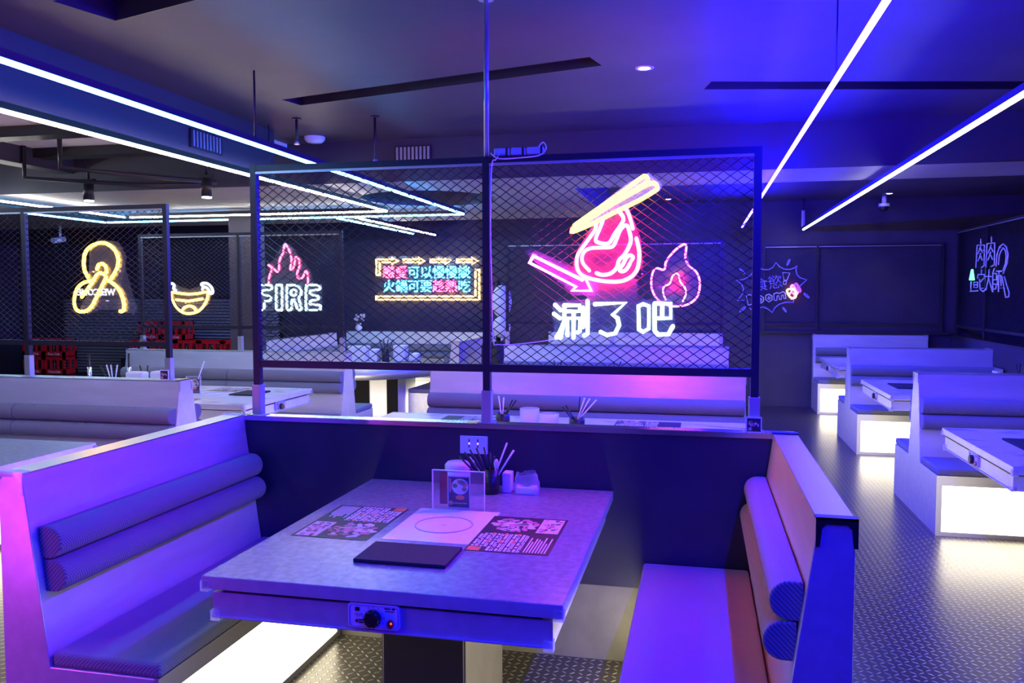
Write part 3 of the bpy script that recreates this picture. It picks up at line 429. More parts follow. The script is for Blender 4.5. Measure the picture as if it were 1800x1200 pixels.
def screen(label, loc, rz, posts, zt, zb, rods=(), r=.0017, group=None, clamp='steel2'):
    t = thing('mesh_screen', label, 'screen', loc, rz, group); p = .016
    for x in posts:
        box(x - p, x + p, -p, p, 0, zt).build('post', M['blackm'], t, local=True)
        c = box(x - .022, x + .022, -.022, .022, 0, .145); c.box(x - .04, x + .04, -.03, .03, 0, .004); c.build('clamp', M[clamp], t, local=True, bevel=.002)
    for a, b in zip(posts, posts[1:]):
        for z0, z1 in ((zt - .028, zt), (zb - .017, zb + .017)):
            box(a + p, b - p, -.014, .014, z0, z1).build('rail', M['blackm'], t, local=True)
        fr = MB(); q = .008
        fr.box(a + p, b - p, -.02, -.014, zt - .040, zt - .030)
        fr.build('inner_bar', M['steel2'], t, local=True)
        wires(a + p, b - p, zb + .017, zt - .028, r=r).build('wire_mesh', M['blackm'], t, local=True)
    for x in rods:
        MB().cyl((x, 0, zt), (x, 0, CZ - loc[2] - .004), .011, 10).build('ceiling_rod', M['steel2'], t, local=True)
        f = MB().cyl((x, 0, CZ - loc[2] - .008), (x, 0, CZ - loc[2]), .035, 16); f.build('flange', M['steel2'], t, local=True)
    return t
def strip(label, p, q, led, rods, group=None, top=CZ, rr=.0035, housed=True):
    p, q = Vector(p), Vector(q); d = q - p; L = d.length; rz = math.atan2(d.y, d.x)
    t = thing('light_strip', label, 'light', p, rz, group)
    if housed: box(0, L, -.016, .016, .006, .04).build('housing', M['blackm'], t, local=True)
    else:
        for x in (0, L): box(x - .006, x + .006, -.014, .014, -.014, .010).build('end_cap', M['blackm'], t, local=True)
    m = MB(); n = max(1, round(L / .5)); e = L / n
    for i in range(n): m.box(i * e, (i + 1) * e, -.009, .009, -.010, .006)
    m.build('diffuser', M[led], t, local=True)
    for x in rods: MB().cyl((x, 0, 0.04 if housed else .006), (x, 0, top - p.z), rr, 6).build('hanger', M['blackm'], t, local=True)
    return t
def neon(parent, name, lines, y, m, r, smooth=True, plane='y', closed=None):
    b = MB()
    for l in lines:
        P = [(a, y, z) if plane == 'y' else (y, a, z) for a, z in l]
        cl = len(l) > 3 and (Vector(P[0]) - Vector(P[-1])).length < .004
        if smooth and len(P) > 3: P = curve(P, 4, cl)
        if cl: b.tube(P, r, 6, True)
        else:
            b.tube(P, r, 6)
            for e in (P[0], P[-1]): b.sphere(e, r, 6, 4)
    return b.build(name, M[m] if isinstance(m, str) else m, parent)
def panel(parent, pts, y, th=.004, m='sign', plane='y', name='backing_panel'):
    b = MB().prism(pts, 'y' if plane == 'y' else 'x', y, y + th) if plane == 'y' else MB().prism(pts, 'x', y, y + th)
    bmesh.ops.triangulate(b.bm, faces=[f for f in b.bm.faces if len(f.verts) > 4])
    return b.build(name, M[m], parent)

# ---------------------------------------------------------------- light strips under the ceiling
LZ = 2.46
strip('long blue LED strip running over the right bench of the near booth', (.525, -1.6, LZ), (.525, 11.3, LZ), 'e_blue', (1.2, 5.2, 9.1), housed=False)
strip('long white LED strip over the aisle by the right row of booths', (1.36, 2.6, LZ), (1.36, 11.95, LZ), 'e_white', (1.0, 4.9, 9.3))
strip('cyan LED strip slanting from the left edge to above the mesh screen', (-2.52, 1.0, LZ), (-2.52, 8.72, LZ), 'e_cyan', (.6, 1.35, 3.4), rr=.006)
strip('white LED strip beside the dark soffit at upper left', (-3.21, 1.2, LZ), (-3.21, 8.2, LZ), 'e_whitl', (1.4, 4.6))
strip('far white crosswise LED strip above the back benches on the left', (-3.21, 8.24, LZ), (-6.3, 8.24, LZ), 'e_whitl', (1.0, 2.6), top=2.53)
strip('far cyan crosswise LED strip just below the white one', (-2.52, 8.75, LZ), (-7.0, 8.75, LZ), 'e_cyan', (1.2, 3.8), top=2.53)
strip('short white LED strip end at far left above the smaller mesh screen', (-6.34, .6, LZ), (-6.34, 8.2, LZ), 'e_whitl', (1.0, 3.2, 5.4), housed=False)
strip('cyan LED strip running along the far left side', (-7.03, .6, LZ), (-7.03, 8.75, LZ), 'e_cyan', (1.0, 3.8, 5.4))
strip('thin cyan LED strip slanting down above the orange framed sign', (-4.06, 8.85, LZ), (-4.06, 11.45, LZ), 'e_cyan', (1.0, 2.4))
strip('thin white LED strip slanting down above the orange framed sign', (-3.83, 8.85, LZ), (-3.83, 11.75, LZ), 'e_whitl', (1.0, 2.7))
t = thing('added_glow_ring', 'added unseen magenta ring lighting the end of the near left bench', 'neon sign', (-2.75, 1.3, .72))  # unseen ring added to throw magenta on the near bench end
MB().tube([(-2.75 + .25 * math.cos(a), 1.3, .72 + .25 * math.sin(a)) for a in [2 * PI * k / 40 for k in range(40)]], .010, 8, True).build('ring_tube', M['e_mag'], t)
for x in (-2.88, -2.62): MB().cyl((x, 1.3, .72 + math.sqrt(.25 ** 2 - .13 ** 2)), (x, 1.3, CZ), .003, 6).build('hanger', M['steel2'], t)
t = thing('added_pink_strip', 'added hidden pink glow strip on the aisle side of the near left bench', 'light', (-2.21, 2.3, .92))  # hidden strip added to turn the left bench and table ends pink
box(-2.215, -2.201, 2.3, 3.5, .91, .945).build('channel', M['steel2'], t); b = MB()
for k in range(3): b.box(-2.226, -2.215, 2.31 + .395 * k, 2.31 + .395 * (k + 1), .918, .938)
b.build('diffuser', M['e_mag2'], t)
t = thing('added_pink_strip', 'added hidden pink glow strip on the back of the dark partition', 'light', (-2.15, 3.6, .92))  # hidden strip added for the pink on the middle bench back
box(-2.15, -1.5, 3.598, 3.612, .91, .945).build('channel', M['steel2'], t); b = MB()
for k in range(2): b.box(-2.14 + .315 * k, -2.14 + .315 * (k + 1), 3.612, 3.623, .918, .938)
b.build('diffuser', M['e_mag2'], t)

# ---------------------------------------------------------------- near booth
bench('near left bench with two blue lit back rolls and pink end panel', (-2.155, 2.205, 0), PI / 2, 1.325, h=.525, double=False, guard='tub')
bench('near right bench in the foreground with black corner bracket on its end', (.345, 3.53, 0), -PI / 2, 1.335, h=.565, double=False, guard='blackp')
pp = thing('booth_partition', 'dark partition panel behind the near table with bright metal top edge', 'partition', (-.9, 3.565, 0))
b = box(-2.2, .39, 3.533, 3.597, .33, 1.0); b.build('panel', M['dark'], pp)
box(-2.2, .39, 3.534, 3.596, 0, .33).build('kick_panel', M['kick'], pp)
box(-2.2, .39, 3.527, 3.603, 1.0, 1.022).build('top_trim', M['steel'], pp)
ot = thing('wall_outlet', 'white twin power outlet plate on the dark partition behind the caddy', 'outlet', (-.972, 3.533, .94))
box(-1.04, -.912, 3.526, 3.533, .885, .965).build('cover_plate', M['white'], ot, bevel=.003)
for x in (-.997, -.957):
    s_ = MB(); s_.box(x - .0025, x + .0025, 3.5252, 3.527, .938, .951); s_.box(x - .0025, x + .0025, 3.5252, 3.527, .913, .924); s_.build('socket', M['blackp'], ot)
    MB().sphere((x, 3.526, .931), .0032, 8, 6).build('pilot_light', M['r_or'], ot)
table('near stone topped table with the white square hotplate and paper menus', (-.907, 2.185, 0), PI / 2, 1.34, 1.105, plates=(.68,), peds=(.70,))

# ---------------------------------------------------------------- the other booths
bench('second row bench on the left with pale blue back and pink end', (-5.77, 4.88, 0), 0, 2.43, segs=2)
bench('left bench further back standing in front of the red crates', (-5.77, 7.5, 0), 0, 2.43, segs=2)
table('left table in front of the second row bench, cut by the photo edge', (-3.36, 3.5, 0), PI, 2.4, 1.1, peds=(.7, 1.8), plates=(.7, 1.75))
table('pale left table with pink lit end, behind the near left bench', (-3.38, 6.23, 0), PI, 2.4, 1.14, plates=(.62, 1.75), peds=(.7, 1.8), top='marble')
bench('middle bench just behind the large mesh screen, pink to blue lit back', (-2.0, 6.07, 0), 0, 2.32, h=.5, segs=2)
table('long marble table just behind the dark partition of the near booth', (-2.14, 5.02, 0), 0, 2.44, 1.1, peds=(.7, 1.8), top='marble', plates=())
bench('second middle bench seen through the mesh below the white neon characters', (-2.12, 9.02, 0), 0, 2.42, segs=2)
table('table between the two middle benches, mostly hidden by the screen rail', (-2.14, 7.5, 0), 0, 2.44, 1.05, peds=(.7, 1.8), top='marble', plates=())
bench('last middle bench against the back wall under the small flame', (-2.18, 12.1, 0), 0, 2.46, double=False, segs=2)
bench('nearest right row bench, only its cushion corner at the right photo edge', (1.53, 3.70, 0), 0, 1.36)
bench('right row bench with the red reflection on its back', (1.53, 6.46, 0), 0, 1.36)
bench('right row bench second from the back, behind the marble table', (1.53, 9.28, 0), 0, 1.36)
bench('rearmost right row bench against the back wall', (1.53, 12.1, 0), 0, 1.46, double=False)
table('nearest right row marble table with pink lit drawer front', (1.50, 5.05, 0), 0, 1.78, 1.22, peds=(.75,), top='marble', plates=())
table('right row marble table second from the front', (1.55, 8.0, 0), 0, 1.73, 1.3, peds=(.75,), top='marble', plates=())
table('rearmost right row table with dark shaded front', (1.55, 10.8, 0), 0, 1.73, 1.4, peds=(.75,), top='marble', plates=())
for (x, y, d, lab) in ((1.90, 5.06, .19, 'black pad on the nearest right row table'), (1.90, 8.05, .2, 'black pad on the second right row table')):
    tag(box(x - .19, x + .3, y - d, y + d, .7505, .762).build('table_pad', M['rubber'], None, bevel=.003), lab, 'pad')
# the alcove with the round table
bench('alcove bench with blue grey rolls under the orange framed sign', (-5.25, 11.78, 0), 0, 2.45, double=False, segs=2)
bench('alcove side bench on the left with pink lit back', (-5.2, 8.98, 0), PI / 2, 2.18, double=False, segs=2)
bench('alcove side bench on the right with its end towards the walkway', (-2.83, 11.16, 0), -PI / 2, 1.73, double=False)
rt = thing('round_table', 'round table with steel rim and black pedestals in the alcove', 'table', (-4.0, 9.55, 0))
MB().lathe([(.0, .748), (.92, .748), (.92, .75), (.0, .7502)], (-4.0, 9.55, 0), 48, False).build('table_top', M['top'], rt)
MB().lathe([(.0, .62), (.92, .62), (.92, .748), (0, .7485)], (-4.0, 9.55, 0), 48, False).build('steel_rim', M['steel2'], rt)
b = MB(); b.prism([(-4.12, 9.18), (-3.46, 9.18), (-3.45, 9.4), (-3.5, 9.9), (-4.12, 9.9)], 'z', 0, .62); b.build('pedestal', M['lam'], rt)
for x0, x1 in ((-4.11, -3.825), (-3.60, -3.465)): box(x0, x1, 9.165, 9.18, 0, .62).build('black_panel', M['jet'], rt)

# ---------------------------------------------------------------- mesh screens
screen('large mesh screen on the dark partition holding the hotpot neon sign', (-.92, 3.565, 1.022), 0, (-1.13, -.003, 1.145), 1.175, .245, rods=(-.003,), r=.0023)
screen('left mesh screen holding the yellow ring shaped neon', (-4.57, 4.88, 1.026), 0, (-1.13, 0, 1.11), 1.165, .235)
screen('left mesh screen further back holding the FIRE sign', (-4.5, 7.5, 1.026), 0, (-1.12, 0, 1.1), 1.18, .235)
screen('mesh screen on the second middle bench holding the small flame', (-.93, 9.02, 1.026), 0, (-1.17, 0, 1.15), 1.13, .245)
screen('wide mesh screen on the dark half wall at right', (3.36, 11.0, 1.03), -PI / 2, (-1.15, 0, 2.6, 5.2), 1.4, .12, clamp='blackm')
screen('mesh screen along the back wall by the burst shaped sign', (.87, 12.165, 1.07), 0, (0, .71, 2.3), 1.20, .09, clamp='blackm')
# ---------------------------------------------------------------- neon signs
def sub(parent, l): return l
t = thing('neon_sign', 'large neon sign of chopsticks lifting red meat above white Chinese characters', 'neon sign', (-.37, 3.545, 1.4))
neon(t, 'chopsticks_tube', SG['chop'], 3.540, 'n_yel', .0085)
neon(t, 'meat_tube', SG['meat'], 3.540, 'n_red', .0078)
neon(t, 'lettering_tube', SG['main_txt'], 3.540, 'n_white', .0092, smooth=False)
def off(pts, g):
    c = sum((Vector(p) for p in pts), Vector((0, 0))) / len(pts)
    return [tuple(Vector(p) + (Vector(p) - c).normalized() * g) for p in pts]
ch = SG['chop']
panel(t, off([ch[0][0], ch[0][3], ch[0][5], ch[0][6], ch[1][6], ch[1][5], ch[1][4], ch[1][0]], .022), 3.548, m='sign3')
mt = SG['meat'][0]
panel(t, off([mt[0], mt[2], mt[3], mt[5], mt[6], mt[7], mt[9], mt[11], mt[13], mt[15], SG['meat'][4][3], SG['meat'][4][0]], .018), 3.5485)
panel(t, [(-.475, 1.575), (-.475, 1.66), (-.26, 1.66), (-.26, 1.575)], 3.5525, .003, 'sign2'); panel(t, SG['pan2'][0], 3.548)
b = MB()
for x, z in ((-.55, 1.86), (-.2, 2.08), (-.24, 1.68), (-.60, 1.42), (-.12, 1.42), (-.36, 1.56)): b.cyl((x, 3.551, z), (x, 3.569, z), .004, 8)
b.build('standoff', M['steel2'], t)
t = thing('neon_arrow', 'pink neon arrow pointing down to the white characters', 'neon sign', (-.6, 3.545, 1.7))
neon(t, 'arrow_tube', SG['arrow'][:1], 3.522, 'n_pink', .0085, smooth=False)
b = MB(); b.prism([(-.745, 1.775), (-.715, 1.795), (-.43, 1.665), (-.42, 1.59), (-.53, 1.59)], 'y', 3.5315, 3.5345); b.build('backing_panel', M['sign'], t)
b = MB()
for x, z in ((-.70, 1.765), (-.60, 1.70)): b.cyl((x, 3.534, z), (x, 3.569, z), .004, 8)
b.build('standoff', M['steel2'], t)
def hooks(t, pts, y0, y1):
    b = MB()
    for x, z in pts: b.cyl((x, y0, z), (x, y1, z), .005, 8)
    b.build('standoff', M['steel2'], t)
t = thing('neon_flame', 'small pink neon flame with a pale inner flame, right of the meat', 'neon sign', (-.27, 8.99, 1.5))
neon(t, 'outer_flame_tube', SG['flame'], 8.975, 'n_mag', .011); neon(t, 'inner_flame_tube', SG['flamein'], 8.975, 'n_soft', .008)
panel(t, SG['flame'][0][:-1], 8.985, .005); hooks(t, ((-.3, 1.6), (-.1, 1.7)), 8.989, 9.006)
t = thing('neon_sign', 'yellow ring shaped neon on the left mesh screen with small mirrored lettering', 'neon sign', (-3.95, 4.93, 1.5))
neon(t, 'yellow_tube', SG['okhand'], 4.915, 'n_yel', .0115)
panel(t, [(-4.18, 1.50), (-4.10, 1.62), (-4.09, 1.90), (-4.0, 1.97), (-3.86, 1.95), (-3.80, 1.85), (-3.86, 1.66), (-3.73, 1.50), (-3.76, 1.46), (-3.88, 1.49), (-4.02, 1.49), (-4.12, 1.46)], 4.925, m='sign2')
hooks(t, ((-4.05, 1.75), (-3.85, 1.75), (-3.95, 1.55)), 4.893, 4.926)
mw = Matrix.Translation((-4.045, 4.921, 1.608)) @ Matrix.Rotation(PI, 4, 'Z') @ FACE_S
text_part('lettering', 'WELCOME', .062, M['n_dimw'], t, mw, .001, offset=.002)
t = thing('neon_mouth', 'yellow neon smiling mouth with white crescents, left of FIRE', 'neon sign', (-5.0, 7.47, 1.4))
neon(t, 'mouth_tube', SG['smile'], 7.455, 'n_yel', .0125); neon(t, 'crescent_tube', SG['crescent'], 7.455, 'n_dimw', .014)
panel(t, [(-5.26, 1.62), (-5.23, 1.70), (-5.05, 1.64), (-4.85, 1.70), (-4.77, 1.66), (-4.83, 1.50), (-4.95, 1.40), (-5.07, 1.40), (-5.18, 1.48)], 7.467, m='sign2'); hooks(t, ((-5.1, 1.5), (-4.9, 1.5)), 7.471, 7.486)
t = thing('neon_sign', 'FIRE neon lettering under a pink flame outline', 'neon sign', (-3.9, 7.47, 1.4))
neon(t, 'flame_tube', SG['fire'], 7.455, 'n_rose', .009); neon(t, 'lettering_tube', SG['firetxt'], 7.455, 'n_white', .0105)
panel(t, SG['firepanel'][0], 7.467, .004, 'sign2'); hooks(t, ((-4.05, 1.6), (-3.7, 1.6), (-3.97, 2.0)), 7.471, 7.486)
# framed sign on the back wall
t = thing('framed_neon_sign', 'orange framed neon sign with two rows of pink and blue Chinese characters', 'neon sign', (-4.05, 12.17, 1.5))
neon(t, 'arrow_border_tube', SG['tickborder'], 12.14, 'n_amb', .020, smooth=False)
panel(t, SG['tickpanel'][0], 12.155, .008); hooks(t, ((-4.85, 1.55), (-3.3, 1.55), (-4.85, 2.1), (-3.3, 2.1)), 12.163, 12.2)
for row, chars in enumerate(('戀愛可以慢慢談', '火鍋可要趁熱吃')):
    for k, ch in enumerate(chars):
        x, z = SG['tickpos'][row][k]
        mm = 'n_rose' if (row == 0 and k < 2) or (row == 1 and k in (4, 5)) else 'n_cyan'
        text_part('character', ch, .205, M[mm], t, Matrix.Translation((x, 12.145, z)) @ FACE_S, .006, offset=.0015)
# unlit burst sign
t = thing('burst_sign', 'burst shaped sign reading Boom with a small rainbow fist, mostly unlit', 'neon sign', (.95, 12.15, 1.3))
neon(t, 'burst_tube', SG['burst'], 12.128, 'tubebl', .0085, smooth=False); neon(t, 'boom_tube', SG['boomtxt'], 12.128, 'tubeoff', .0085, smooth=False)
neon(t, 'rainbow_tube', SG['fist1'], 12.124, 'n_mix', .013); neon(t, 'rainbow_tube', SG['fist2'], 12.124, 'n_rose', .013); neon(t, 'rainbow_tube', SG['fist3'], 12.124, 'n_purple', .013)
(x0, z0), (x1, z1) = SG['boomcjk'][0]; sl_ = math.radians(9)
for k, ch in enumerate('食慾'):
    text_part('character', ch, .20, M['tubebl'], t, Matrix.Translation((x0 + .06 + .19 * k, 12.128, 1.70 + .035 * k)) @ Matrix.Rotation(-sl_, 4, 'Y') @ FACE_S, .004, offset=-.001)
hooks(t, ((.6, 1.6), (1.2, 1.65), (.9, 1.4)), 12.128, 12.149)
# sign on the right screen
t = thing('character_sign', 'unlit Chinese character sign with a big R on the right wall screen', 'neon sign', (3.27, 10.6, 1.5))
neon(t, 'white_tube', SG['rsign'], 3.27, 'tubeoff', .008, smooth=False, plane='x'); neon(t, 'green_tube', SG['rgreen'], 3.27, 'n_green', .013, smooth=False, plane='x')
b = MB()
for y, z in ((10.9, 2.1), (10.3, 2.1), (10.9, 1.65), (10.3, 1.65)): b.cyl((3.27, y, z), (3.35, y, z), .006, 8)
b.build('standoff', M['steel2'], t)

# ---------------------------------------------------------------- sign power supply on the screen
for k, (x0, x1, lab) in enumerate(((-.888, -.822, 'power adapter nearest the centre post on top of the screen'), (-.812, -.750, 'middle power adapter on top of the large screen'), (-.742, -.668, 'power adapter at the right of the three on the screen rail'))):
    t = thing('power_adapter', lab, 'adapter', (x0, 3.55, 2.2), 0, 'power adapters on the screen rail')
    box(x0, x1, 3.555, 3.585, 2.199, 2.232).build('body', M['grey'], t, bevel=.005)
    box(x1 - .012, x1 - .004, 3.553, 3.587, 2.197, 2.234).build('tape', M['blackp'], t)
b = MB()
b.tube(curve([(-.86, 3.55, 2.21), (-.875, 3.54, 2.18), (-.891, 3.532, 2.15), (-.897, 3.532, 1.9), (-.893, 3.532, 1.64), (-.886, 3.530, 1.40), (-.86, 3.530, 1.374), (-.75, 3.530, 1.38), (-.60, 3.55, 1.40)], 8), .0025, 6)
b.tube(curve([(-.9, 3.55, 2.21), (-.86, 3.545, 2.185), (-.75, 3.545, 2.186), (-.68, 3.55, 2.195), (-.655, 3.555, 2.225), (-.67, 3.56, 2.25), (-.69, 3.56, 2.23)], 8), .003, 6)
tag(b.build('power_cable', M['white'], None), 'pale cable hanging beside the centre post of the large screen', 'cable')

# ---------------------------------------------------------------- things on the near table
ZT = .7502
def menu(label, x0, y0, flip, z=ZT, w=.285, d=.43, rot=0.0):
    """printed paper menu lying flat; w along x, d along y"""
    t = thing('paper_menu', label, 'menu', (x0, y0, z), rot, 'printed paper menus on the near table' if z == ZT and y0 < 3.4 else None)
    pr = box(0, w, 0, d, .0004, .0012)
    def P(u, v): return (u, v) if not flip else (w - u, d - v)
    def R(m, u0, u1, v0, v1, z1=.0016):
        a, b = P(u0, v0), P(u1, v1); m.box(a[0], b[0], a[1], b[1], .0011, z1)
    rr = random.Random(int(x0 * 1000) & 255)
    pr.mi = 1
    for c in range(6):                                                        # columns of printed text
        u = .010 + c * .030; v = .052 if c < 2 else .010
        for dv, wd in ((0, .009), (.013, .0045), (.0195, .0045)):
            v2 = v
            while v2 < d * .47:
                L_ = rr.uniform(.008, .03); R(pr, u + dv, u + dv + wd, v2, min(v2 + L_, d * .48)); v2 += L_ + rr.choice((.003, .003, .012))
    for r_ in range(8): R(pr, .196 + r_ * .010, .2005 + r_ * .010, .016, .12 + rr.uniform(0, .07))
    og = pr; pr.mi = 2; R(og, .006, .05, .004, .045, .0018)
    for c in range(3): R(og, .05 + c * .045, .06 + c * .045, .10, .135, .0018); R(og, .05 + c * .045, .06 + c * .045, .19, .215, .0018)
    f = pr
    cx_, cy_ = .10, d * .74
    for j in range(90):
        a = rr.uniform(0, 2 * PI); q = rr.uniform(.0, .092) ; f.mi = rr.choice((3, 3, 4, 4, 5))
        u, v = cx_ + q * math.cos(a), cy_ + q * math.sin(a) * .9; s1, s2 = rr.uniform(.008, .024), rr.uniform(.006, .014)
        a2, zz = rr.uniform(0, PI), rr.uniform(.0013, .0021)
        q_ = [P(u + s1 * math.cos(t_) * math.cos(a2) - s2 * math.sin(t_) * math.sin(a2), v + s1 * math.cos(t_) * math.sin(a2) + s2 * math.sin(t_) * math.cos(a2)) for t_ in (0, .9, 1.8, 2.7, 3.6, 4.5, 5.4)]
        f.face([(p_[0], p_[1], zz) for p_ in (q_ if True else q_[::-1])])
    f.mi = 4; R(f, .195, .275, d * .56, d * .97, .0014)
    for j in range(26):
        f.mi = rr.choice((3, 5, 5, 3, 6)); u, v = rr.uniform(.198, .262), rr.uniform(d * .57, d * .93); R(f, u, u + rr.uniform(.006, .018), v, v + rr.uniform(.006, .022), .0016 + rr.random() * .0004)
    f.build('sheet', [M[k] for k in ('inkd', 'inkl', 'inko', 'food1', 'food2', 'food3', 'maroon')], t, local=True)
    return t
menu('paper menu left of the white hotplate, text at its far end', -1.395, 2.622, True, rot=0)
menu('paper menu right of the white hotplate with text at its near end', -.755, 2.595, False)
tag(box(-1.062, -.757, 2.40, 2.59, .7503, .7625).build('table_pad', M['rubber'], None, bevel=.002), 'black felt pad in front of the white hotplate on the near table', 'pad')
def card_stand(label, x, y, z, w, h, img=(.30, .72), rz=0):
    t = thing('menu_stand', label, 'stand', (x, y, z), rz)
    m = MB(); m.box(-w / 2, w / 2, -.004, -.0015, .002, h); m.box(-w / 2, w / 2, .0015, .004, .002, h); m.box(-w / 2, w / 2, -.02, .03, 0, .003)
    m.build('clear_sleeve', M['clear'], t, local=True)
    e = MB()
    for s in (-1, 1): e.box(s * w / 2 - .0015, s * w / 2 + .0015, -.0045, .0045, 0, h + .001)
    e.box(-w / 2, w / 2, -.0045, .0045, h - .001, h + .0015)
    e.build('polished_edge', M['glassw'], t, local=True)
    a, b_ = -w / 2 + img[0] * w, -w / 2 + img[1] * w
    c = MB(); c.box(a, b_, -.0005, .0005, .004, h * .87); c.mi = 1; c.box(a + .003, b_ - .003, -.0012, -.0005, .01, h * .84); c.build('card', [M['grey'], M['dark']], t, local=True)
    c = MB(); rr = random.Random(3); cx_ = (a + b_) / 2 + .005; r_ = (b_ - a) * .40
    c.mi = 0; c.sphere((cx_, -.0012, h * .60), r_, 14, 8, (1, .04, .9))
    for j in range(9):
        q = rr.uniform(0, 2 * PI); c.mi = rr.choice((1, 2, 2)); c.sphere((cx_ + r_ * .55 * math.cos(q), -.002, h * .60 + r_ * .5 * math.sin(q)), r_ * .32, 8, 5, (1, .1, .8))
    c.mi = 1; c.sphere((cx_, -.0013, h * .32), r_ * .55, 10, 6, (1, .03, .5)); c.sphere((a + .012, -.0013, h * .17), r_ * .25, 8, 5, (1, .05, 1))
    c.mi = 3; c.box(a + .022, b_ - .012, -.0016, -.001, h * .155, h * .185); c.box(a + .006, a + .013, -.0016, -.001, h * .45, h * .8)
    c.build('printed_picture', [M['food2'], M['inko'], M['food3'], M['food1']], t, local=True)
    s = MB(); s.box(-w / 2 + .03, a - .002, -.0008, .0008, .02, h * .98); s.build('red_backing', M['maroon'], t, local=True)
    return t
card_stand('clear acrylic menu stand with a dish photo on the near table', -.917, 3.085, ZT, .212, .154)
def holder(label, x, y, z=ZT, r=.033, h=.105, mm='blackp'):
    t = thing('utensil_holder', label, 'utensil holder', (x, y, z))
    MB().lathe([(0, .0), (r * .96, 0), (r, .006), (r, h), (r - .003, h), (r - .004, .006), (0, .005)], (0, 0, 0), 24, False).build('cup', M[mm], t, local=True)
    g = MB()
    for k in range(3): g.tube([(r * 1.004 * math.cos(a), r * 1.004 * math.sin(a), h * (.25 + .25 * k)) for a in [2 * PI * j / 24 for j in range(24)]], .0012, 5, True)
    g.build('rib', M[mm], t, local=True)
    return t
def stick(name, label, cat, base, tip, r0, r1, mm, group=None, head=None):
    b_ = Vector(base); t_ = Vector(tip); d = t_ - b_
    if head is None: o = MB().tube([b_, b_ + d * .5, t_], r0, 8, radii=[r0, (r0 + r1) / 2, r1]).build(name, M[mm], None, bevel=0)
    else:
        m = MB(); m.tube([b_, b_ + d * .72], r0, 8)
        for k, (f0, rr) in enumerate(((.72, r0), (.78, head * .8), (.9, head), (.98, head * .6), (1.0, head * .15))): pass
        s = [(.70, r0), (.76, head * .7), (.86, head), (.95, head * .75), (1.0, head * .2)]
        m.tube([b_ + d * f for f, _ in s], .01, 10, radii=[q for _, q in s]); o = m.build(name, M[mm], None)
    return tag(o, label, cat, group)
HX, HY = -.855, 3.375
holder('black utensil cup full of chopsticks behind the clear menu stand', HX, HY)
names = ('leftmost', 'second from left', 'third from left', 'fourth from left', 'fifth from left')
for k, (dx, dz) in enumerate(((-.135, .135), (-.115, .15), (-.095, .16), (-.07, .165), (-.04, .168))):
    stick('chopstick', f'black chopstick, {names[k]} in the near table utensil cup', 'chopstick', (HX + .010 - k * .002, HY - .018 + .0085 * k, ZT + .012), (HX + dx, HY - .03 + .013 * k, ZT + .012 + dz + .012), .0026, .0042, 'blackp', 'black chopsticks leaning left in the near cup')
for k, (dx, dz) in enumerate(((-.012, .17), (.006, .155))):
    stick('chopstick', f'upright black chopstick {("left", "right")[k]} of centre in the near table cup', 'chopstick', (HX + .004 * k, HY + .02, ZT + .012), (HX + dx, HY + .018, ZT + dz), .0028, .0045, 'blackp')
stick('ladle', 'long clear handled ladle leaning right, taller one in the near cup', 'ladle', (HX - .012, HY, ZT + .01), (HX + .062, HY + .02, ZT + .215), .0025, .0042, 'glassw')
stick('ladle', 'clear handled ladle leaning furthest right in the near cup', 'ladle', (HX - .014, HY - .01, ZT + .01), (HX + .096, HY + .0, ZT + .188), .0025, .0045, 'glassw')
stick('spoon', 'pale pointed spoon standing upright in the near cup', 'spoon', (HX + .01, HY - .012, ZT + .01), (HX + .026, HY - .02, ZT + .152), .0025, .002, 'white', head=.011)
stick('tongs', 'thin steel tongs leaning left with shiny tip in the near cup', 'tongs', (HX + .015, HY - .005, ZT + .01), (HX - .098, HY - .012, ZT + .158), .0025, .0034, 'steel', head=.0055)
def soft_box(name, label, cat, x, y, z, w, d, h, m, r=.02, rz=0, group=None):
    o = MB().box(-w / 2, w / 2, -d / 2, d / 2, 0, h).build(name, M[m], None, bevel=r, seg=4)
    o.location = (x, y, z); o.rotation_euler.z = rz
    for p in o.data.polygons: p.use_smooth = False
    return tag(o, label, cat, group)
t = thing('napkin_canister', 'rounded white canister behind the menu stand on the near table', 'canister', (-1.03, 3.455, ZT))
MB().lathe([(0, 0), (.052, 0), (.056, .008), (.056, .075), (.05, .078)], (0, 0, 0), 24, False).build('body', M['white'], t, local=True)
MB().lathe([(.056, .078), (.057, .082), (.056, .100), (.046, .112), (0, .114)], (0, 0, 0), 24, False).build('lid', M['white'], t, local=True)
def bag(label, x, y, w, d, h, seed):
    t = thing('plastic_bag', label, 'bag', (x, y, ZT))
    rr = random.Random(seed); m = MB(); rings = []
    for k in range(9):
        f = k / 8; n = 18; sc = 1 - .25 * max(0, f - .55) / .45; R_ = []
        for j in range(n):
            a = 2 * PI * j / n; wob = 1 + rr.uniform(-.06, .06) * (0.3 + 1.5 * f)
            ex = .5
            cx_, sy_ = math.copysign(abs(math.cos(a)) ** ex, math.cos(a)), math.copysign(abs(math.sin(a)) ** ex, math.sin(a))
            R_.append(m.bm.verts.new((w / 2 * cx_ * sc * wob, d / 2 * sy_ * sc * wob, h * f * (1 + (.08 * math.sin(3 * a + seed) if k == 8 else 0)))))
        rings.append(R_)
    m.skin(rings, caps=False); m.build('film', M['film'], t, local=True)
    return t
bag('clear plastic bag of white packs at the right of the near table caddy', -.708, 3.405, .105, .08, .088, 4)
soft_box('tissue_pack', 'white tissue pack lying inside the clear plastic bag', 'tissue pack', -.708, 3.405, ZT + .001, .088, .06, .03, 'paper', .006)
soft_box('tissue_pack', 'small dark green pack standing in the clear bag', 'tissue pack', -.705, 3.41, ZT + .033, .02, .03, .05, 'food3', .003)
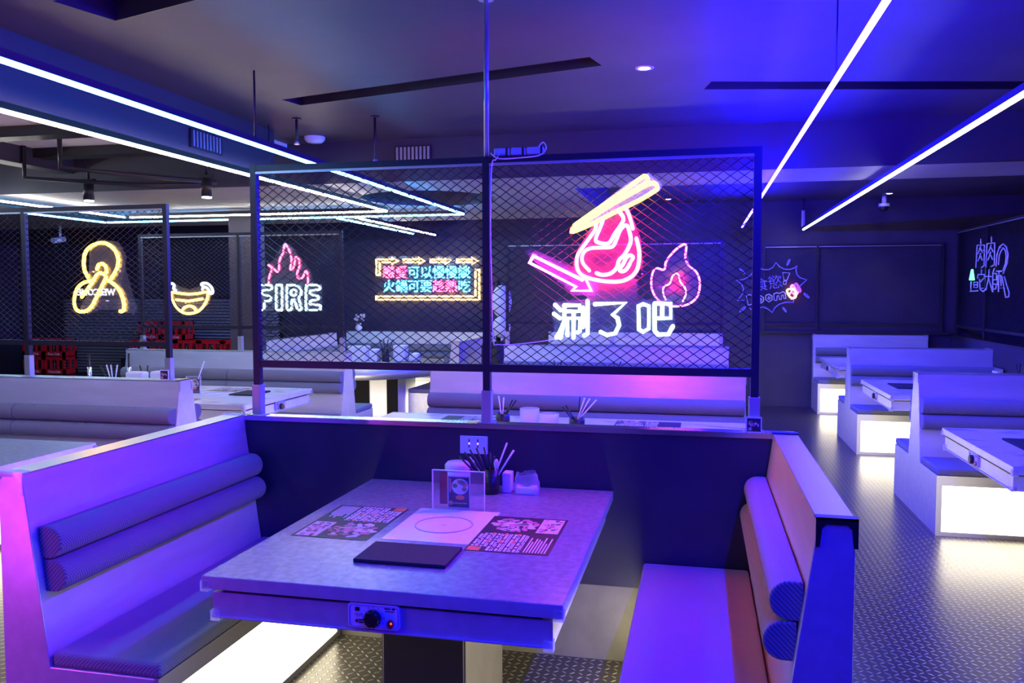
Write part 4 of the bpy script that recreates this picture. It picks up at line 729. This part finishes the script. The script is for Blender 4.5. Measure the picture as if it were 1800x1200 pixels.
soft_box('tissue_pack', 'upright white pack between the utensil cup and the clear bag', 'tissue pack', -.795, 3.42, ZT, .038, .06, .086, 'paper', .005)

# photo cards by the post feet
for lab, x, y, z in (('small photo card at the foot of the right post of the large screen', .222, 3.530, 1.024), ('small dark photo card at the foot of the left screen post', -3.47, 4.845, 1.027)):
    t = thing('photo_card', lab, 'card', (x, y, z)); 
    box(-.032, .032, -.010, -.006, 0, .066).build('card', M['paper'], t, local=True)
    c = MB(); c.box(-.027, .027, -.0112, -.010, .006, .060); c.mi = 1
    rr = random.Random(5)
    for j in range(14): a, e = rr.uniform(-.022, .016), rr.uniform(.008, .042); c.mi = rr.choice((1, 2)); c.box(a, a + rr.uniform(.004, .012), -.0118, -.0112, e, e + rr.uniform(.003, .012))
    c.build('printed_picture', [M['dark'], M['food2'], M['food1']], t, local=True)

# ---------------------------------------------------------------- things on the other tables
def tub(label, x, y, r, h):
    t = thing('napkin_tub', label, 'tub', (x, y, ZT))
    MB().lathe([(0, 0), (r * .93, 0), (r * .97, .005), (r, h), (r - .004, h + .002), (r - .006, h - .002), (r * .9, .006), (0, .006)], (0, 0, 0), 28, False).build('tub', M['tub'], t, local=True)
    m = MB()
    for k in range(5): m.box(-r * .62 + .004 * k, r * .55 + .003 * k, -r * .5, r * .5, .008 + .014 * k, .02 + .014 * k)
    return t, m
t, m = tub('taller milky tub of tissues on the long marble table', -1.058, 5.17, .063, .112); m.build('tissues', M['paper'], t, local=True)
t, m = tub('lower milky tub on the long marble table, the right one', -.922, 5.12, .063, .09); m.build('tissues', M['paper'], t, local=True)
holder('black utensil cup left of the milky tubs on the marble table', -1.235, 5.17, r=.045, h=.075)
holder('black utensil cup right of the milky tubs on the marble table', -.752, 5.17, r=.05, h=.06)
for k, (bx, dx, dz, mm, lab) in enumerate(((-1.235, -.02, .19, 'white', 'pale ladle handle at left in the left marble table cup'), (-1.235, .01, .18, 'white', 'pale ladle handle in the middle of the left marble table cup'), (-1.235, .065, .165, 'blackp', 'dark chopstick leaning right in the left marble table cup'), (-1.235, .085, .16, 'blackp', 'rightmost dark chopstick in the left marble table cup'),
        (-.752, -.09, .13, 'blackp', 'dark chopstick leaning left in the right marble table cup'), (-.752, -.07, .14, 'blackp', 'dark chopstick beside the left leaning one in the right marble cup'), (-.752, .05, .19, 'white', 'pale ladle handle leaning right in the right marble table cup'), (-.752, .08, .185, 'white', 'second pale ladle handle in the right marble table cup'), (-.752, .12, .175, 'white', 'rightmost pale ladle handle in the right marble table cup'))):
    stick('ladle' if mm == 'white' else 'chopstick', lab, 'ladle' if mm == 'white' else 'chopstick', (bx - dx * .18, 5.146 + .013 * (k % 4 if k < 4 else (k - 4) * .85), ZT + .012), (bx + dx, 5.14 + .016 * (k % 4 if k < 4 else (k - 4) * .85), ZT + dz), .0032, .0052, mm)
menu('printed menu lying on the right half of the long marble table', -.53, 5.24, False, w=.42, d=.26)
menu('printed menu on the marble table just left of the centre post', -1.70, 5.2, True, w=.40, d=.28)
# second middle table
for k, x in enumerate((-1.13, -.99, -.86)): soft_box('tissue_box', ('left', 'middle', 'right')[k] + ' white tissue box peeking over the large screen rail', 'tissue box', x, 7.7, ZT, .11, .10, .145, 'paper', .02, group='tissue boxes on the second middle table')
holder('dark utensil cup left of the tissue boxes behind the screen rail', -1.30, 7.7, r=.04, h=.12); holder('dark utensil cup right of the tissue boxes behind the screen rail', -.76, 7.7, r=.04, h=.12)
for k, (bx, dx) in enumerate(((-1.30, -.04), (-1.30, .03), (-.76, .05), (-.76, -.02))): stick('chopstick', f'dark chopstick leaning {("left", "right")[dx > 0]} in the {("left", "right")[bx > -1]} cup behind the screen rail', 'chopstick', (bx - dx * .3, 7.69 + .02 * (k % 2), ZT + .012), (bx + dx, 7.69 + .02 * (k % 2), ZT + .215), .004, .006, 'blackp')
# left tables
for k, (x, y) in enumerate(((-5.19, 6.2), (-4.855, 6.28))):
    t = thing('steel_tumbler', ('steel tumbler alone at the far left end of the pale table', 'steel tumbler beside the utensil sticks on the pale left table')[k], 'tumbler', (x, y, ZT))
    MB().lathe([(0, 0), (.019, 0), (.021, .01), (.021, .21), (.019, .212), (.018, .02), (0, .02)], (0, 0, 0), 18, False).build('cup', M['steel'], t, local=True)
    MB().cyl((0, 0, .05), (.002, 0, .33), .009, 8).build('dark_handle', M['blackp'], t, local=True)
holder('black utensil cup with pale sticks on the pale left table', -4.96, 6.2, r=.04, h=.10)
for k, (dx, mm) in enumerate(((-.10, 'blackp'), (-.045, 'white'), (-.015, 'white'), (.035, 'white'))): stick('chopstick', ('dark stick leaning left in the pale left table cup', 'first pale stick in the pale left table cup', 'second pale stick in the pale left table cup', 'pale stick leaning right in the pale left table cup')[k], 'chopstick', (-4.96 - dx * .25, 6.18 + .015 * k, ZT + .012), (-4.96 + dx, 6.17 + .018 * k, ZT + .235), .0045, .0065, mm)
for k, (bx, dx, lab) in enumerate(((-4.71, -.05, 'dark chopstick behind the tissue box, leaning left'), (-4.71, .03, 'dark chopstick behind the tissue box, leaning right'))): stick('chopstick', lab, 'chopstick', (bx, 6.3, ZT + .012), (bx + dx, 6.3, ZT + .225), .0045, .0065, 'blackp')
holder('black cup behind the white tissue box on the pale left table', -4.71, 6.3, r=.04, h=.08)
soft_box('tissue_box', 'longer white tissue box behind the second row bench', 'tissue box', -4.69, 6.17, ZT, .17, .10, .185, 'paper', .02)
soft_box('tissue_box', 'smaller white tissue box right of the longer one behind the second row bench', 'tissue box', -4.50, 6.2, ZT, .12, .10, .19, 'paper', .02)
card_stand('clear menu stand with dark photo on the pale left table', -4.17, 6.2, ZT, .12, .15, img=(.08, .92), rz=.25)
stick('straw', 'pink straw leaning above the menu stand on the pale left table', 'straw', (-4.24, 6.3, ZT), (-4.13, 6.3, ZT + .27), .005, .006, 'petal')
soft_box('table_pad', 'dark pad beside the hotplate on the pale left table', 'pad', -3.72, 6.33, ZT + .0003, .22, .30, .012, 'rubber', .003)
menu('printed menu in front of the hotplate on the pale left table', -4.2, 5.70, False, w=.285, d=.22); menu('printed menu behind the hotplate on the pale left table', -4.2, 6.43, True, w=.285, d=.26)
menu('printed menu lying on the cyan lit left table', -4.15, 3.4, True)
soft_box('table_pad', 'dark pad at the left photo edge on the cyan lit table', 'pad', -3.90, 3.28, ZT + .0003, .16, .2, .012, 'rubber', .003)
# right tables
def caddy(label, x, y):
    t = thing('napkin_tray', label, 'tray', (x, y, ZT)); m = MB(); m.box(-.12, .12, -.07, .07, 0, .012); m.box(-.12, -.10, -.07, .07, .012, .17)
    m.build('tray', M['white'], t, local=True, bevel=.004)
caddy('white napkin tray with raised end on the second right row table', 2.62, 7.9); caddy('small white tray on the rearmost right row table', 2.70, 10.7)
holder('dark utensil cup beside the white tray on the second right row table', 2.72, 8.0, r=.035, h=.11)
for k, dx in enumerate((-.03, .01, .09)): stick('chopstick', ('left leaning', 'upright', 'right leaning')[k] + ' stick in the cup on the second right row table', 'chopstick', (2.72 - dx * .2, 7.984 + .017 * k, ZT + .012), (2.72 + dx, 7.98 + .02 * k, ZT + .23), .005, .007, 'blackp')
soft_box('tissue_box', 'low white tissue pack past the end of the second right row bench', 'tissue box', 2.93, 10.3, ZT, .16, .09, .05, 'paper', .01)
# alcove table
for k, (x, w_, h_) in enumerate(((-4.13, .26, .20), (-3.94, .12, .16), (-3.62, .16, .21))): soft_box('tissue_box', ('large white box at the left of the round table', 'white box left of the black cup on the round table', 'white box right of the black cup on the round table')[k], 'tissue box', x, 9.6 + .05 * k, ZT, w_, .14, h_, 'white', .02)
holder('black utensil cup between white boxes on the round table', -3.78, 9.6, r=.045, h=.16)
for k, dx in enumerate((-.07, -.02, .03, .09)): stick('chopstick', ('leftmost', 'second', 'third', 'rightmost')[k] + ' dark stick in the black cup on the round table', 'chopstick', (-3.78 - dx * .3, 9.577 + .016 * k, ZT + .012), (-3.78 + dx, 9.575 + .018 * k, ZT + .28), .005, .007, 'blackp')
for k, (x, y) in enumerate(((-4.35, 9.7), (-3.45, 9.75))): soft_box('tissue_pack', ('small white pack at the left edge of the round table', 'small white pack at the right of the round table')[k], 'tissue pack', x, y, ZT, .13, .12, .11, 'paper', .03)
# vase
t = thing('flower_vase', 'white vase with pale flowers on the alcove bench corner', 'vase', (-5.06, 11.76, 1.026))
MB().lathe([(0, 0), (.038, 0), (.05, .03), (.052, .06), (.036, .10), (.042, .12), (.036, .12), (.03, .1), (0, .095)], (0, 0, 0), 20, False).build('vase', M['white'], t, local=True)
rr = random.Random(2); b = MB(); g = MB()
for j in range(13):
    a, q, z = rr.uniform(0, 2 * PI), rr.uniform(.01, .09), rr.uniform(.17, .27); p = (q * math.cos(a), q * math.sin(a), z)
    g.tube([(0, 0, .1), (p[0] * .5, p[1] * .5, .15), p], .002, 5)
    for s in range(5): b.sphere((p[0] + .012 * math.cos(s * 1.256), p[1], p[2] + .012 * math.sin(s * 1.256)), .011, 6, 4)
b.build('blossoms', M['petal'], t, local=True); g.build('stems', M['green'], t, local=True)
# dark serving stand by the alcove
t = thing('serving_stand', 'dark upright serving stand with pale rounded panels beside the centre post', 'stand', (-2.42, 9.9, 0))
MB().lathe([(0, 0), (.20, 0), (.21, .04), (.21, .95), (.19, 1.0), (0, 1.01)], (0, 0, 0), 24, False).build('body', M['blackp'], t, local=True)
MB().cyl((0, 0, 1.0), (0, 0, 1.75), .03, 10).build('pole', M['blackm'], t, local=True)
MB().sphere((.05, -.03, 1.50), .16, 16, 10, (.8, .7, 1.25)).build('pale_panel', M['white'], t, local=True); MB().sphere((.05, -.03, 1.19), .13, 14, 8, (.85, .7, 1.1)).build('pale_panel', M['white'], t, local=True)

# ---------------------------------------------------------------- crates and louvre at the back left
tag(box(-10.75, -9.8, 11.2, 11.75, 0, .30).build('plinth', M['blackm'], None), 'low dark plinth carrying the red crates at far left', 'plinth')
tag(box(-8.8, -6.6, 11.2, 11.75, 0, .598).build('plinth', M['blackm'], None), 'higher dark plinth carrying the red crates behind the left bench', 'plinth')
lv = thing('louvre_panel', 'dark horizontal slatted panel on the back wall behind the crates', 'panel', (-8.5, 12.15, .15))
b = MB()
for k in range(26): z = .22 + k * .05; b.prism([(12.10, z), (12.17, z + .03), (12.17, z + .036), (12.10, z + .006)], 'x', -10.6, -6.6)
b.build('slats', M['grey'], lv); box(-10.65, -6.55, 12.17, 12.185, .15, 1.55).build('back_board', M['blackp'], lv)
crates = [0]
def crate(label, x, z, y=11.45, bottles=4):
    t = thing('bottle_crate', label, 'crate', (x, y, z), 0, 'red drinks crates'); w_, d_, h_ = .385, .28, .282
    m = MB(); X, Y = w_ / 2, d_ / 2
    for sx in (-1, 1):
        for sy in (-1, 1): m.box(sx * X, sx * (X - .035), sy * Y, sy * (Y - .035), 0, h_)
    for sy in (-1, 1):
        m.box(-X, X, sy * Y, sy * (Y - .02), h_ - .05, h_); m.box(-X, X, sy * Y, sy * (Y - .02), 0, .085)
        for s in (-.33, .33): m.box(s * X - .018, s * X + .018, sy * Y, sy * (Y - .02), .085, h_ - .05)
    for sx in (-1, 1):
        m.box(sx * X, sx * (X - .02), -Y, Y, h_ - .05, h_); m.box(sx * X, sx * (X - .02), -Y, Y, 0, .085); m.box(sx * X, sx * (X - .02), -.02, .02, .085, h_ - .05)
    m.box(-X, X, -Y, Y, 0, .008)
    m.build('crate_shell', M['red'], t, local=True)
    text_part('logo', 'Coca-Cola', .052, M['paper'], t, t.matrix_world @ Matrix.Translation((0, -Y - .001, .043)) @ FACE_S, .0005, offset=.0008)
    for k in range(bottles):
        bx = x - .125 + .083 * k
        o = MB(); o.lathe([(0, .009), (.028, .009), (.030, .02), (.030, .12), (.026, .15), (.014, .19), (.012, .235), (.013, .24)], (0, 0, 0), 10); o.mi = 1; o.lathe([(.0145, .238), (.0145, .250), (0, .252)], (0, 0, 0), 10, False)
        b_ = o.build('soda_bottle', [M['bottle'], M['bcap']], None); b_.location = (bx, y - .085, z)
        tag(b_, 'dark glass bottle standing in a red drinks crate', 'bottle', 'bottles in the red crates')
pos1 = (-10.12, -10.52); nm = ('right', 'left')
for k, x in enumerate(pos1):
    for lv_, z in enumerate((.302, .588)): crate(f'red drinks crate at far left, {nm[k]} stack, {("lower", "upper")[lv_]} level', x, z)
nm = ('leftmost', 'second from left', 'middle', 'fourth from left', 'rightmost')
for k in range(5):
    x = -8.53 + .41 * k
    crate(f'red drinks crate, {nm[k]} in the upper full row behind the left bench', x, .600)
for k in range(2): crate(f'red drinks crate, {("left", "right")[k]} of the two stacked on top by the smiling mouth', -8.36 + .41 * k, .884)

# ---------------------------------------------------------------- ceiling fittings
for lab, x, y in (('bright round downlight above the chopsticks', -.325, 4.85), ('left small downlight beyond the screen', -1.73, 11.6), ('right small downlight beyond the screen', -.44, 11.6), ('far right downlight above the dome camera', 2.37, 11.6)):
    t = thing('downlight', lab, 'light', (x, y, CZ), 0, None)
    MB().lathe([(.034, -.004), (.052, -.004), (.055, 0), (.034, 0)], (0, 0, 0), 24, False).build('trim_ring', M['white'], t, local=True)
    MB().lathe([(0, -.003), (.034, -.003), (.034, -.001), (0, -.001)], (0, 0, 0), 20, False).build('lens', M['e_down'], t, local=True)
    ld = bpy.data.lights.new('downlight_lamp', 'SPOT'); ld.energy = 22; ld.spot_size = math.radians(75); ld.spot_blend = .6; ld.shadow_soft_size = .03; ld.color = (1, .93, .82)
    lo = bpy.data.objects.new('lamp', ld); COL.objects.link(lo); lo.parent = t; lo.location = (0, 0, -.02)
for lab, px, py in (('left black track spotlight with lit rim', -5.23, 6.31), ('black track spotlight under the pale ceiling nearer the middle', -4.075, 6.31)):
    t = thing('track_spotlight', lab, 'spotlight', (px, py, 2.8))
    box(px - .06, px + .06, py - .02, py + .02, 2.565, 2.60).build('track_adapter', M['blackp'], t)
    MB().cyl((px, py, 2.60), (px, py, 2.80), .012, 8).build('stem', M['blackp'], t)
    MB().cyl((px, py, 2.57), (px, py, 2.415), .042, 18, .046).build('barrel', M['blackp'], t)
    MB().cyl((px, py, 2.4149), (px, py, 2.405), .040, 18).build('lens', M['e_spot'], t)
for lab, pts in (('dark bent conduit running to the left spotlight', [(-5.60, 6.0, 2.86), (-5.60, 6.0, 2.58), (-4.80, 6.4, 2.55), (-4.3, 6.58, 2.56)]), ('dark double conduit between the two spotlights', [(-4.98, 5.7, 2.86), (-4.98, 5.7, 2.60), (-4.55, 6.1, 2.58), (-4.1, 6.5, 2.56)])):
    tag(MB().tube(pts, .02, 6).build('conduit', M['blackm'], None), lab, 'pipe')
for lab, x, y, L_, w_, rz in SLOTS:
    t = thing('slot_diffuser', lab, 'air diffuser', (x, y, CZ), rz); b = MB(); a, e = L_ / 2, w_ / 2
    b.box(-a, a, e, e + .004, -.001, .14); b.box(-a, a, -e - .004, -e, -.001, .14); b.box(-a - .004, -a, -e, e, -.001, .14); b.box(a, a + .004, -e, e, -.001, .14)
    b.build('liner', M['liner'], t, local=True); box(-a, a, -e, e, .14, .144).build('back_plate', M['blackm'], t, local=True)
t = thing('air_grille', 'small louvred grille on the cross beam behind the screen', 'grille', (-2.34, 6.6, 2.76))
box(-2.5, -2.18, 6.585, 6.6, 2.69, 2.82).build('frame', M['blackm'], t); b = MB()
for k in range(9): b.box(-2.48 + .034 * k, -2.462 + .034 * k, 6.578, 6.586, 2.70, 2.81)
b.build('blades', M['steel2'], t)
t = thing('air_grille', 'louvred grille on the soffit above the white strip', 'grille', (-3.3, 5.1, 2.62))
box(-3.3, -3.285, 4.92, 5.29, 2.565, 2.69).build('frame', M['blackm'], t); b = MB()
for k in range(9): b.box(-3.286, -3.278, 4.94 + .038 * k, 4.955 + .038 * k, 2.575, 2.68)
b.build('blades', M['steel2'], t)
t = thing('smoke_detector', 'pale round detector on the ceiling near the soffit end', 'detector', (-3.1, 6.35, CZ))
MB().lathe([(.085, 0), (.085, -.02), (.06, -.045), (0, -.05)], (0, 0, 0), 20, False).build('housing', M['white'], t, local=True)
for k, (x, y) in enumerate(((-2.316, 5.72), (-2.9, 5.65))):
    t = thing('sprinkler_drop', ('ceiling sprinkler drop nearest the screen rod', 'ceiling sprinkler drop beside the soffit')[k], 'sprinkler', (x, y, CZ))
    MB().cyl((0, 0, 0), (0, 0, -(.3 if k == 0 else .16)), .010, 8).build('pipe', M['blackm'], t, local=True); MB().cyl((0, 0, -.008), (0, 0, 0), .035, 14).build('flange', M['blackm'], t, local=True)
    MB().cyl((0, 0, -(.3 if k == 0 else .16)), (0, 0, -(.33 if k == 0 else .19)), .012, 8, .022).build('head', M['steel2'], t, local=True)
t = thing('dome_camera', 'white dome camera below the far right downlight', 'camera', (2.37, 11.9, CZ))
MB().cyl((0, 0, 0), (0, 0, -.10), .03, 10).build('mount', M['white'], t, local=True); MB().cyl((0, 0, -.10), (0, 0, -.14), .07, 18).build('housing', M['white'], t, local=True); MB().sphere((0, 0, -.145), .058, 14, 8).build('dome', M['blackp'], t, local=True)
t = thing('bullet_camera', 'white bullet camera hanging under the far left soffit', 'camera', (-8.6, 9.8, 2.53))
MB().cyl((0, 0, 0), (0, 0, -.16), .018, 8).build('mount', M['white'], t, local=True); MB().cyl((.02, .05, -.18), (-.02, -.12, -.21), .04, 12).build('housing', M['white'], t, local=True)
t = thing('led_driver', 'pale driver box hanging at the end of the white strip over the aisle', 'driver', (1.36, 12.0, 2.66))
box(1.34, 1.38, 11.97, 12.0, 2.50, 2.72).build('box', M['white'], t); MB().cyl((1.36, 11.985, 2.72), (1.36, 11.985, CZ), .006, 6).build('hanger', M['blackm'], t)
